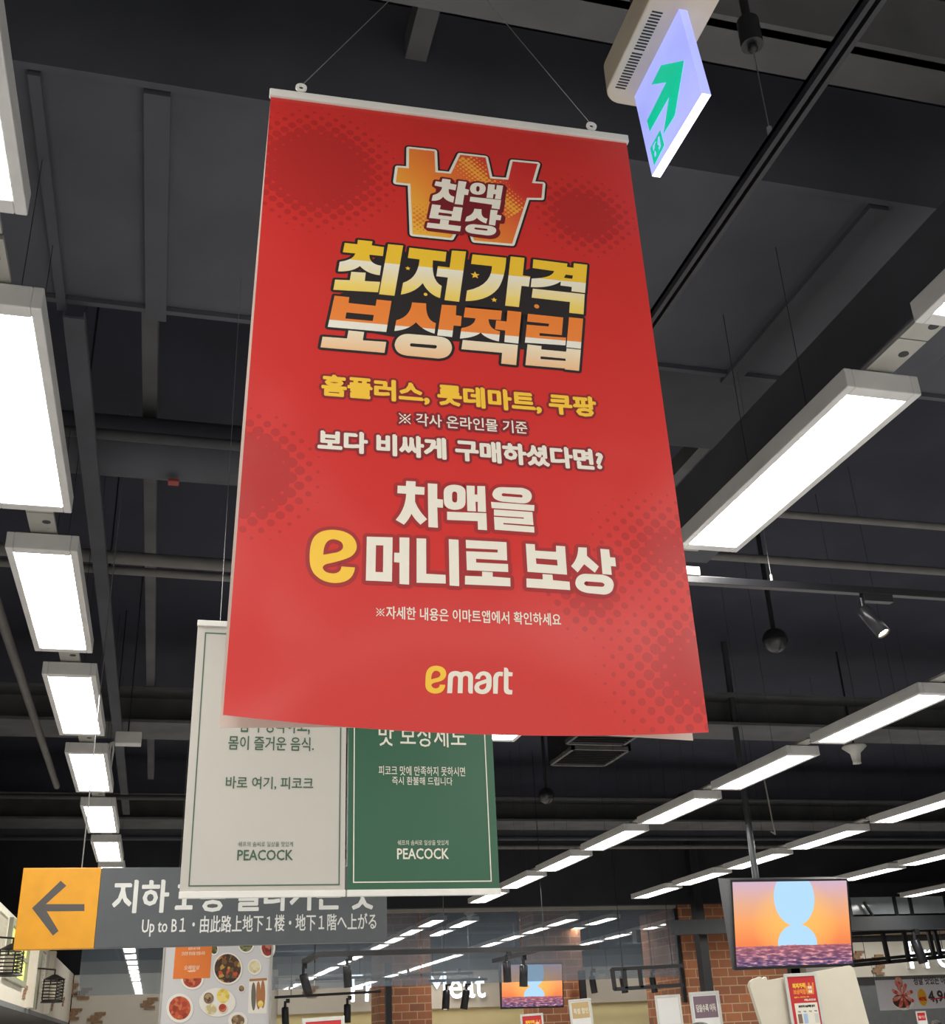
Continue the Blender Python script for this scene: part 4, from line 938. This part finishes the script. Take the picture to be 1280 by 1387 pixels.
# track frame in front of the glass
t = thing('track_frame', 'black hanging track frame with spotlights in front of the glass', 'lighting track', (4, 16.5, 2.68))
ft = [at_y(426, 1295.6, 16.5), at_y(811, 1283, 16.5)]; zt_ = (ft[0].z+ft[1].z)/2
MB().box((ft[0].x, 16.46, zt_-.02), (ft[1].x, 16.54, zt_+.045)).build('front_rail', BLACK, t)
MB().box((ft[0].x, 16.54, zt_-.02), (ft[0].x+.07, 18.0, zt_+.045)).build('side_rail', BLACK, t)
q = at_y(730, 1303, 16.5).x; MB().box((q, 16.54, zt_-.02), (q+.06, 19.0, zt_+.04)).build('side_rail', BLACK, t)
for px in (473, 738, 602): q = at_y(px, 1288, 16.5); MB().cyl((q.x, 16.5, zt_+.04), (q.x, 16.5, 5.6), .006, n=6).build('hanger_rod', BLACK, t)
def down_spot(label, px, py, Y, aim, lit=False, s=2.0):
    q = at_y(px, py, Y); return spot(label, q.x, Y, q.z, aim, lit=lit, scale=s, yaw=math.pi/2)
q = at_y(472, 1296, 16.5); spot('black spotlight on the track frame, just right of the direction sign corner', q.x, 16.5, zt_-.02, (.02, .02, -.3), lit=False, scale=1.75, yaw=0)
q = at_y(404, 1308, 18.0); spot('black spotlight at the left end of the track frame, under the direction sign', ft[0].x+.035, 17.9, zt_-.02, (.1, .05, -.3), lit=False, scale=1.9, yaw=math.pi/2)
q = at_y(687, 1290, 16.5); spot('black spotlight on the track frame at the left edge of the small television', q.x, 16.5, zt_-.02, (0, 0, -.3), lit=False, scale=1.75)
q = at_y(728, 1303, 17.2); spot('black spotlight in front of the small television screen', at_y(730, 1303, 16.5).x+.03, 17.3, zt_-.02, (-.02, .0, -.3), lit=True, scale=1.9, yaw=math.pi/2)
for lb, px, py, lit, am in (('lit spotlight behind the glass, under the left end of the low rail', 388, 1351, True, (.02, 0, -.3)), ('spotlight behind the glass below the lit letter F', 472, 1347, True, (0, 0, -.3))):
    q = at_y(px, py, 22.5); spot(lb, q.x, 22.5, q.z-.0225, am, lit=lit, scale=2.0)
t = thing('lighting_track', 'short black track hanging in front of the lit letters past the glass', 'lighting track', at_y(610, 1330, 23))
a, b = at_y(595, 1334, 23), at_y(640, 1325, 23); zz = (a.z+b.z)/2; MB().box((a.x-.2, 22.97, zz), (b.x+.3, 23.03, zz+.05)).build('rail', BLACK, t)
for px in (600, 636): q = at_y(px, 1325, 23); MB().cyl((q.x, 23, zz+.05), (q.x, 23, 5.6), .006, n=6).build('hanging_wire', WIRE, t)
q = at_y(606, 1332, 23); spot('left spotlight of the pair in front of the lit letters', q.x, 23, zz, (-.04, -.05, -.3), lit=True, scale=2.2)
q = at_y(633, 1332, 23); spot('right spotlight of the pair in front of the lit letters', q.x, 23, zz, (-.06, .02, -.3), lit=False, scale=2.2)
for lb, px in (('lit spotlight left of the frame by the small television', 802), ('lit spotlight hanging inside the frame by the broad pillar', 843), ('lit spotlight at the right of the frame by the broad pillar', 883)):
    q = at_y(px, 1312, 20.6); s_ = spot(lb, q.x, 20.6, q.z, (.02, -.03, -.3), lit=True, scale=1.8)
    MB().cyl((q.x, 20.6, q.z), (q.x, 20.6, 5.6), .008, n=6).build('hanger_rod', BLACK, s_)
q = at_y(1237, 1254, 19.2); s_ = spot('black spotlight hanging from the charcoal beam above the right letters', q.x, 19.2, zc-.12, (.05, -.03, -.3), lit=False, scale=2.6)

# ================================================================== lit letters
def letters(name, label, body, bl, tr, Y, depth):
    p, q = at_y(*bl, Y), at_y(*tr, Y); S = Sheet((p.x, Y, p.z), (1, 0, 0), (0, 0, 1))
    t = thing(name, label, 'sign', (p.x, Y, p.z))
    V, T, E, (x0, y0, x1, y1) = glyphs(body, 3, 1.0)
    h = q.z-p.z; w_ = q.x-p.x
    f = lambda v: ((v[0]-x0)/(x1-x0)*w_, (v[1]-y0)/(y1-y0)*h)
    par = list(range(len(V)))
    def root(a):
        while par[a] != a: a = par[a]
        return a
    for tr_ in T:
        for a in tr_[1:]: par[root(a)] = root(tr_[0])
    ms = [mat('lit_letter', (255, 255, 255), .5, emit=(240, 248, 255), es=1.0), WHITE]
    for g in sorted({root(tr_[0]) for tr_ in T}, key=lambda g: V[g][0]):
        mb = MB(); face_uv(mb, S, [f(v) for v in V], [tr_ for tr_ in T if root(tr_[0]) == g], depth, 0)
        eg = [(f(V[a]), f(V[b])) for a, b in E if root(a) == g]
        for a, b in eg: mb.add([S.P(*a, depth), S.P(*b, depth), S.P(*b, 0), S.P(*a, 0)], [(0, 1, 2, 3)], 1)
        stroke_edges(mb, S, eg, .007, depth-.0004, 0)
        used = sorted({k_ for fc in mb.f for k_ in fc}); ren = {k_: i_ for i_, k_ in enumerate(used)}
        mb.v = [mb.v[k_] for k_ in used]; mb.uv = [mb.uv[k_] for k_ in used]; mb.f = [[ren[k_] for k_ in fc] for fc in mb.f]
        mb.build('letter', ms, t)
letters('shop_sign', 'large lit white lettering on the cream fascia past the glass', 'Fresh Meat', (474.5, 1357.5), (654, 1316), 26.8, .12)
letters('shop_sign', 'large lit white lettering on the cream fascia at the right edge', 'Fresh', (1229.5, 1312.5), (1316, 1274), 23.0, .12)

# ================================================================== octopus price banner
t = thing('price_banner', 'white price banner with a red octopus picture at the right edge', 'banner', (16.5, 21.5, 2.2))
Y = 21.8; tlx, blx = at_y(1182, 1328, Y), at_y(1191, 1369, Y); S = Sheet((tlx.x, Y, blx.z), (1, 0, 0), (0, 0, 1))
Hh = tlx.z-blx.z; psh = sheet_mesh(S, .05, 0, 3.6, Hh, 30, 8, .004).build('sheet', [mat('white_banner_vinyl', (226, 222, 226), .45, var=.02)], t)
for u in (.05, 3.6): MB().cyl(S.P(u, Hh, 0), S.P(u-.02, Hh+.35, 0), .006, n=6).build('cord', WIRE, t)
PB = lambda x, y: S.uv(1100+x/6.7, 1180+y/6.7)
mb = MB(); OC = food_mat('octopus_print', [(222, 110, 96), (232, 140, 124), (206, 88, 78), (240, 170, 150)], 14)
def blob(x, y, rx, ry, mi, d): c = PB(x, y); fill(mb, S, [[ell(c[0], c[1], rx/6.7*.0151, ry/6.7*.0151, 20)]], d, mi)
blob(828, 1188, 112, 68, 2, .003); blob(815, 1178, 96, 58, 3, .0034)
c = PB(822, 1130)
for k_ in range(8):
    q_ = k_*math.pi/4+.3; L_ = .27
    pts = [(c[0]+math.cos(q_+dq)*L_*r, c[1]+math.sin(q_+dq)*L_*r*.95) for r, dq in ((.05, -.5), (.6, -.24), (.95, -.12), (1.0, .05), (.9, .16), (.6, .3), (.05, .5))]
    fill(mb, S, [[pts]], .004+.0002*k_, 0)
blob(785, 1010, 42, 48, 0, .006); blob(1000, 1145, 46, 72, 1, .003)
mb.build('octopus_print', [OC, ink('amber_price_ink', (240, 176, 50)), DISH, ink('dark_bowl_print', (84, 50, 46))], psh)
mb = MB()
text(mb, S, '정말 맛있는 아들아들', PB(925, 1035), PB(1330, 950), .003, 0, bold=.004)
text(mb, S, '4,960', PB(1065, 1205), PB(1290, 1075), .003, 0, bold=.008)
text(mb, S, '40%', PB(970, 1180), PB(1032, 1138), .005, 1, bold=.006)
a, b = PB(1075, 1165), PB(1300, 1130); stroke_edges(mb, S, [(a, b)], .012, .006, 1)
mb.build('price_lettering', [ink('dark_text_ink', (66, 58, 62)), ink('red_text_ink', (206, 40, 40))], psh)

# ================================================================== notice board with red leaflet, acrylic stands
Y = 8.0; pts = [at_y(*p, Y) for p in ((1015, 1331), (1026, 1324), (1148, 1308), (1153, 1311), (1176, 1387))]
t = thing('notice_board', 'cream board on a post below the large television, carrying a red leaflet', 'board', (4.6, 8, 0))
CB = mat('cream_board', (216, 208, 190), .6, var=.02)
S = Sheet((0, Y, 0), (1, 0, 0), (0, 0, 1))
ou = [S.uv(*p) for p in path("1014,1336 Q 1014,1327 1024,1325 1029,1323 1031,1326 1036,1323 1038,1328 1148,1308 Q 1154,1309 1156,1316 1176,1390")]
ou += [(5.12, 1.2), (4.28, 1.2), S.uv(1031, 1390)]
mb = MB(); fill(mb, S, [[ou]], .02); n = len(ou)
mb.add([S.P(u, v, .02) for u, v in ou]+[S.P(u, v, -.02) for u, v in ou], [(i, n+i, n+(i+1) % n, (i+1) % n) for i in range(n)]); fill(mb, S, [[ou]], -.02)
mb.build('board', CB, t)
for x in (4.4, 5.0): MB().box((x-.03, 7.97, 0), (x+.03, 8.02, 1.25)).build('post', BLACK, t)
MB().box((4.3, 7.8, 0), (5.1, 8.2, .03)).build('base', BLACK, t)
def leaflet(label, Y, W, H, c, tilt, paper, prints, pole=True, name='sign_holder', post=None):
    """clear framed sign: c = top centre; tilt leans it sideways (radians)"""
    U = Vector((math.cos(tilt), 0, math.sin(tilt))); Vv = Vector((-math.sin(tilt), 0, math.cos(tilt)))
    t = thing(name, label, 'sign', (c.x, Y, 0 if pole else c.z-H)); p = c-U*W/2-Vv*H; S = Sheet(p, U, Vv); ax = (S.U, S.V, S.N); e = .03*W/.3
    fr = mat('clear_acrylic_edge', (206, 206, 200), .15)
    mb = MB(); fill(mb, S, frame_line(-e, -e, W+e, H+e, e), .006)
    MB().box((-e, -e, -.006), (W+e, 0, .006), axes=ax, c=p).box((-e, H, -.006), (W+e, H+e, .006), axes=ax, c=p).box((-e, 0, -.006), (0, H, .006), axes=ax, c=p).box((W, 0, -.006), (W+e, H, .006), axes=ax, c=p).build('frame', fr, t, .002)
    sh = sheet_mesh(S, 0, 0, W, H, 1, 1, .004).build('insert', [paper], t)
    if prints:
        mb = MB(); ms = prints(mb, S, W, H); mb.build('lettering', ms, sh)
    if pole:
        q = S.P(W/2, 0, -.01); MB().cyl((q.x, Y+.01, .02), q, .012, n=8).build('pole', BLACK, t); MB().cyl((q.x, Y+.01, 0), (q.x, Y+.01, .02), .14, n=18).build('base', BLACK, t)
    return t
RP = ink('red_leaflet_paper', (196, 44, 48)); WP = ink('white_leaflet_paper', (228, 226, 224))
def red_print(mb, S, W, H):
    T = lambda s_, x0, y0, x1, y1, mi, b=.003: text(mb, S, s_, (W*x0, H-W*y1), (W*x1, H-W*y0), .001, mi, bold=b*W/.3)
    T('최저가격', .15, .2, .6, .36, 0); T('보상적립', .15, .38, .6, .54, 1); T('홈플러스, 롯데마트, 쿠팡', .15, .6, .7, .65, 0, .0005); T('차액을 e머니로 보상', .5, .68, .92, .75, 2, .001)
    wn = [(.62, .2), (.68, .2), (.7, .3), (.76, .3), (.78, .2), (.84, .2), (.86, .3), (.92, .3), (.94, .2), (1.0, .2), (.95, .55), (.68, .55)]
    fill(mb, S, [[[(W*x*.94, H-W*y) for x, y in wn]]], .0008, 1); T('차액', .7, .3, .84, .4, 2, .002); T('보상', .7, .42, .84, .52, 2, .002)
    fill(mb, S, rect(W*.12, .02, W*.95, H-W*.8), .0008, 2)
    T('최저가격 보상적립 받기', .25, .86, .85, .94, 3, .002)
    for i, mi in enumerate((4, 5, 2, 6)): fill(mb, S, rect(W*(.18+.2*i), H-W*1.4, W*(.33+.2*i), H-W*1.12), .0012, mi); T('적립', .2+.2*i, 1.03, .3+.2*i, 1.08, 3, .0005)
    return [YEL, ORG, CRM, BLK, ink('brown_photo_ink', (130, 104, 90)), ink('blue_photo_ink', (164, 190, 226)), ink('pale_photo_ink', (204, 206, 200))]
c = at_y(1084, 1322.5, 7.95); lw = at_y(1103, 1322, 7.95).x-at_y(1066, 1322, 7.95).x
leaflet('red leaflet in a clear frame on the cream board', 7.95, lw, .42, c, math.radians(.8), RP, red_print, False)
def strip_print(col, s1, ink_):
    def f(mb, S, W, H):
        fill(mb, S, rect(W*.04, H-W*.78, W*.96, H-W*.05), .0008, 0); text(mb, S, s1, (W*.12, H-W*.58), (W*.9, H-W*.32), .0014, 1, bold=.0014*W/.3)
        return [col, ink_]
    return f
def holder(label, px, py, w_px, Y, H, tilt, paper, pr):
    c = at_y(px, py, Y); W = w_px/FPX*(ray(px, py)*(Y/ray(px, py).y)).dot(CF); leaflet(label, Y, W, H, c, tilt, paper, pr)
holder('clear sign stand with a mauve heading, in front of the broad brick pillar', 953.5, 1347, 37, 12, .55, .02, WP, strip_print(ink('mauve_ink', (126, 104, 116)), '담을수록 이득', WINK))
holder('clear sign stand with a tan heading, right of the small television', 785, 1356, 27, 14, .7, .05, WP, strip_print(ink('tan_ink', (196, 168, 120)), '특별 할인', WINK))
holder('blank white sign stand to the left of the broad brick pillar', 904, 1351, 31, 14, .7, .02, WP, None)
holder('red sign stand below the small television', 720, 1376, 27, 16, .6, .03, RP, red_print)
holder('small red topped sign stand under the octopus banner at the right edge', 1247, 1371, 13, 15, .4, .0, WP, strip_print(RP, '할인', CRM))
holder('red sign under the left spotlights past the glass', 438, 1383, 48, 19, .5, .03, RP, None)

# ================================================================== left shop facade
FX = -1.72
ya, yb = 11.5, 26.9
sbox('wall_facade', (FX-.3, ya, 2.2), (FX, yb, 3.14), CREAM, 'cream upper facade of the shop along the left side')
sbox('trim_9', (FX-3.5, ya, 2.14), (FX-.0, yb, 2.2), GREYP, 'grey soffit under the left facade')
sbox('trim_10', (FX-3.6, ya, 0), (FX-1.5, yb, 2.14), mat('tan_wall_paint', (190, 150, 108), .7), 'tan wall under the left facade')
def shutter(label, y0, y1, z0, z1, m):
    t = thing('shutter', label, 'shutter', (FX, (y0+y1)/2, z0))
    MB().box((FX, y0, z0), (FX+.05, y0+.07, z1)).box((FX, y1-.07, z0), (FX+.05, y1, z1)).box((FX, y0+.07, z0), (FX+.05, y1-.07, z0+.06)).box((FX, y0+.07, z1-.06), (FX+.05, y1-.07, z1)).build('frame', m, t, .004)
    mb = MB(); k_ = int((z1-z0-.12)/.055)
    for i in range(k_): z = z0+.07+i*.055; mb.add([(FX+.012, y0+.07, z), (FX+.012, y1-.07, z), (FX+.04, y1-.07, z+.04), (FX+.04, y0+.07, z+.04), (FX+.004, y0+.07, z), (FX+.004, y1-.07, z), (FX+.03, y1-.07, z+.045), (FX+.03, y0+.07, z+.045)], [(0, 1, 2, 3), (7, 6, 5, 4), (0, 4, 5, 1), (3, 2, 6, 7), (0, 3, 7, 4), (1, 5, 6, 2)])
    mb.build('louvre', m, t)
SHW = mat('ivory_shutter', (224, 218, 200), .6); SHG = mat('grey_green_frame', (150, 150, 132), .6)
for lb, y0, y1 in (('ivory louvred shutter on the left facade, by the yellow arrow panel', 13.35, 14.3), ('ivory louvred shutter on the left facade, nearest the picture edge', 11.55, 12.2), ('ivory louvred shutter on the far part of the left facade, beyond the lit window', 18.6, 19.6)):
    shutter(lb, y0, y1, 2.45, 3.08, SHW)
t = thing('facade_window', 'window with greenish yellow lit panes on the left facade, below the arrow panel', 'window', (FX, 15.8, 2.42))
LIT = mat('lit_green_yellow_pane', (220, 226, 120), .4, emit=(226, 232, 130), es=.22)
MB().box((FX, 14.7, 2.42), (FX+.05, 14.78, 3.08)).box((FX, 16.9, 2.42), (FX+.05, 16.98, 3.08)).box((FX, 14.78, 3.0), (FX+.05, 16.9, 3.08)).box((FX, 14.78, 2.42), (FX+.05, 16.9, 2.48)).box((FX, 15.8, 2.48), (FX+.04, 15.86, 3.0)).box((FX, 14.78, 2.72), (FX+.04, 16.9, 2.76)).build('frame', SHG, t)
for y0, y1 in ((14.78, 15.8), (15.86, 16.9)):
    for z0_, z1_ in ((2.48, 2.72), (2.76, 3.0)): MB().box((FX, y0, z0_), (FX+.015, y1, z1_)).build('pane', LIT, t)
for k_, y in enumerate((17.6, 18.2, 20.6)):
    sbox('trim_pilaster_%d' % (k_+1), (FX, y, 2.2), (FX+.09, y+.22, 3.14), SHG if k_ == 1 else CREAM, 'flat pilaster on the left facade')
for k_, (y, z) in enumerate(((17.2, 2.36), (21.6, 2.6), (22.0, 2.35), (24.5, 2.5))):
    mb = MB()
    for dy, dz in ((0, 0), (.12, .06), (-.05, -.06)): mb.box((FX, y+dy, z+dz), (FX+.015, y+dy+.28, z+dz+.05))
    struct(mb.build('trim_brick_patch', brk), 'patch of bare brick on the left facade')
def lantern(label, x, y, z, s):
    t = thing('iron_lantern', label, 'lantern', (x, y, z)); IR = mat('black_wrought_iron', (44, 40, 38), .5, .4)
    mb = MB(); pts = []
    for i in range(61): q = i/60*2*math.pi*6; pts.append(Vector((x+s*.9*math.cos(q), y+s*.9*math.sin(q), z+s*1.6*(1-i/60)+s*.3)))
    mb.tube(pts, s*.05, n=6); mb.build('spiral_cage', IR, t)
    MB().cyl((x, y, z), (x, y, z+s*.25), s, s*.8, n=16).build('bottom_tray', IR, t)
    MB().cyl((x, y, z+s*1.9), (x, y, z+s*2.3), s*.95, s*.2, n=16).build('cap', IR, t)
    MB().tube([Vector((x, y, z+s*2.25)), Vector((x, y, z+s*2.7)), Vector((FX, y, z+s*2.9))], s*.07).build('bracket', IR, t)
    MB().cyl((x, y, z+s*.25), (x, y, z+s*1.5), s*.3, n=12).build('candle', mat('ivory_candle', (236, 226, 200), .5), t)
    for k_ in range(4): a = k_*math.pi/2+.4; MB().cyl((x+s*.88*math.cos(a), y+s*.88*math.sin(a), z+s*.2), (x+s*.88*math.cos(a), y+s*.88*math.sin(a), z+s*1.9), s*.06, n=6).build('post', IR, t)
a = at_x(12, 1322, FX+.3); lantern('black spiral iron lantern on the left facade at the picture edge', a.x, a.y, a.z, .13)
a = at_x(70, 1358, FX+.3); lantern('black spiral iron lantern on the far part of the left facade', a.x, a.y, a.z, .16)

# ================================================================== shoppers
SKIN = mat('skin', (206, 160, 134), .55, var=.05)
def person(label, x, y, top, yaw, shirt, trousers, hairc, arm=0):
    """standing figure: one continuous body with clothes and hair as parts"""
    t = thing('person', label, 'person', (x, y, 0)); s = top/1.72
    J = []; Ed = []; R_ = []
    def j(p, r, par=None):
        J.append(Vector(p)*s); R_.append(r*s)
        if par is not None: Ed.append((par, len(J)-1))
        return len(J)-1
    pel = j((0, 0, .95), .15); wa_ = j((0, 0, 1.1), .135, pel); ch = j((0, 0, 1.3), .155, wa_); nb_ = j((0, .005, 1.44), .075, ch); nk = j((0, 0, 1.5), .055, nb_)
    h1 = j((0, -.01, 1.57), .075, nk); h2 = j((0, -.005, 1.635), .088, h1); h3 = j((0, .0, 1.69), .055, h2); nose = j((0, -.115, 1.585), .012, h1)
    hands = []
    for sd in (-1, 1):
        sh_ = j((sd*.17, 0, 1.40), .06, ch); el = j((sd*.23, .02, 1.13), .042, sh_); wr = j((sd*.24, -.06, .88), .028, el); pm = j((sd*.24, -.08, .80), .03, wr)
        for k_ in range(4):
            f0 = j((sd*.24, -.105+.02*k_, .755), .0095, pm); L_ = (.045, .055, .052, .04)[k_]; f1 = j((sd*.235, -.108+.02*k_, .755-L_*.55), .0085, f0); j((sd*.225, -.106+.02*k_, .755-L_), .0075, f1)
        th = j((sd*.225, -.125, .81), .011, wr); j((sd*.215, -.14, .77), .0095, th)
        hp_ = j((sd*.095, 0, .88), .1, pel); kn = j((sd*.1, -.02, .49), .062, hp_); an = j((sd*.105, .01, .09), .042, kn); j((sd*.115, -.13, .035), .035, an)
    me = bpy.data.meshes.new('skeleton'); me.from_pydata(J, Ed, [])
    o = bpy.data.objects.new('skeleton', me); COL.objects.link(o)
    sk = o.modifiers.new('skin', 'SKIN'); sb = o.modifiers.new('sub', 'SUBSURF'); sb.levels = 2; sb.render_levels = 2
    for i, r in enumerate(R_): me.skin_vertices[0].data[i].radius = (r, r)
    me.skin_vertices[0].data[0].use_root = True
    dg = bpy.context.evaluated_depsgraph_get(); ev = o.evaluated_get(dg); m2 = bpy.data.meshes.new_from_object(ev)
    bpy.data.objects.remove(o)
    def sub(name, keep, grow_, m):
        bm = bmesh.new(); bm.from_mesh(m2)
        if keep: bmesh.ops.delete(bm, geom=[f for f in bm.faces if not keep(f.calc_center_median()/s)], context='FACES')
        bm.normal_update()
        for v in bm.verts: v.co += v.normal*grow_
        me_ = bpy.data.meshes.new(name); bm.to_mesh(me_); bm.free()
        for p_ in me_.polygons: p_.use_smooth = True
        me_.materials.clear(); me_.materials.append(m); me_.transform(Matrix.Rotation(yaw, 4, 'Z'))
        ob = bpy.data.objects.new(name, me_); COL.objects.link(ob); ob.parent = t; return ob
    sub('body', None, 0, SKIN)
    sub('shirt', lambda p: .9 < p.z < 1.46 and (abs(p.x) < .2 or p.z > 1.0), .012, shirt)
    sub('trousers', lambda p: .1 < p.z < .98 and abs(p.x) < .19 , .012, trousers)
    sub('shoe', lambda p: p.z < .1, .008, BLACK)
    sub('hair', lambda p: p.z > 1.5 and (p.y > -.045 or p.z > 1.645), .014, hairc)
    mb = MB()
    for sd in (-1, 1): mb.ball(Matrix.Rotation(yaw, 3, 'Z') @ (Vector((sd*.032, -.088, 1.61))*s)+Vector((x, y, 0)), .012*s, 10, 6)
    mb.build('eyes', mat('dark_eyes', (40, 34, 32), .3), t)
GH = mat('dark_grey_hair', (66, 60, 58), .6, scale=60, var=.3); BH_ = mat('brown_hair', (70, 48, 38), .6, scale=60, var=.3); KH = mat('black_hair', (34, 28, 28), .5, scale=60, var=.3)
q = at_y(947, 1380, 7.4); person('person with dark grey hair at the bottom edge below the broad brick pillar', q.x, 7.4, q.z, math.pi*.9, mat('navy_shirt', (52, 60, 84), .8), mat('charcoal_trousers', (58, 58, 62), .8), GH)
q = at_y(1181, 1385, 14); person('person with brown hair at the bottom edge right of the cream board', q.x, 14, q.z, math.pi, mat('olive_shirt', (96, 98, 70), .8), MATS['charcoal_trousers'], BH_)
q = at_y(1233, 1385, 16); person('person with brown hair left of the small red sign at the right edge', q.x, 16, q.z, math.pi, MATS['olive_shirt'], MATS['charcoal_trousers'], BH_)
q = at_y(1267, 1380, 15.5); person('person with black hair right of the small red sign at the right edge', q.x, 15.5, q.z, math.pi*1.3, mat('grey_shirt', (130, 130, 134), .8), MATS['charcoal_trousers'], KH)
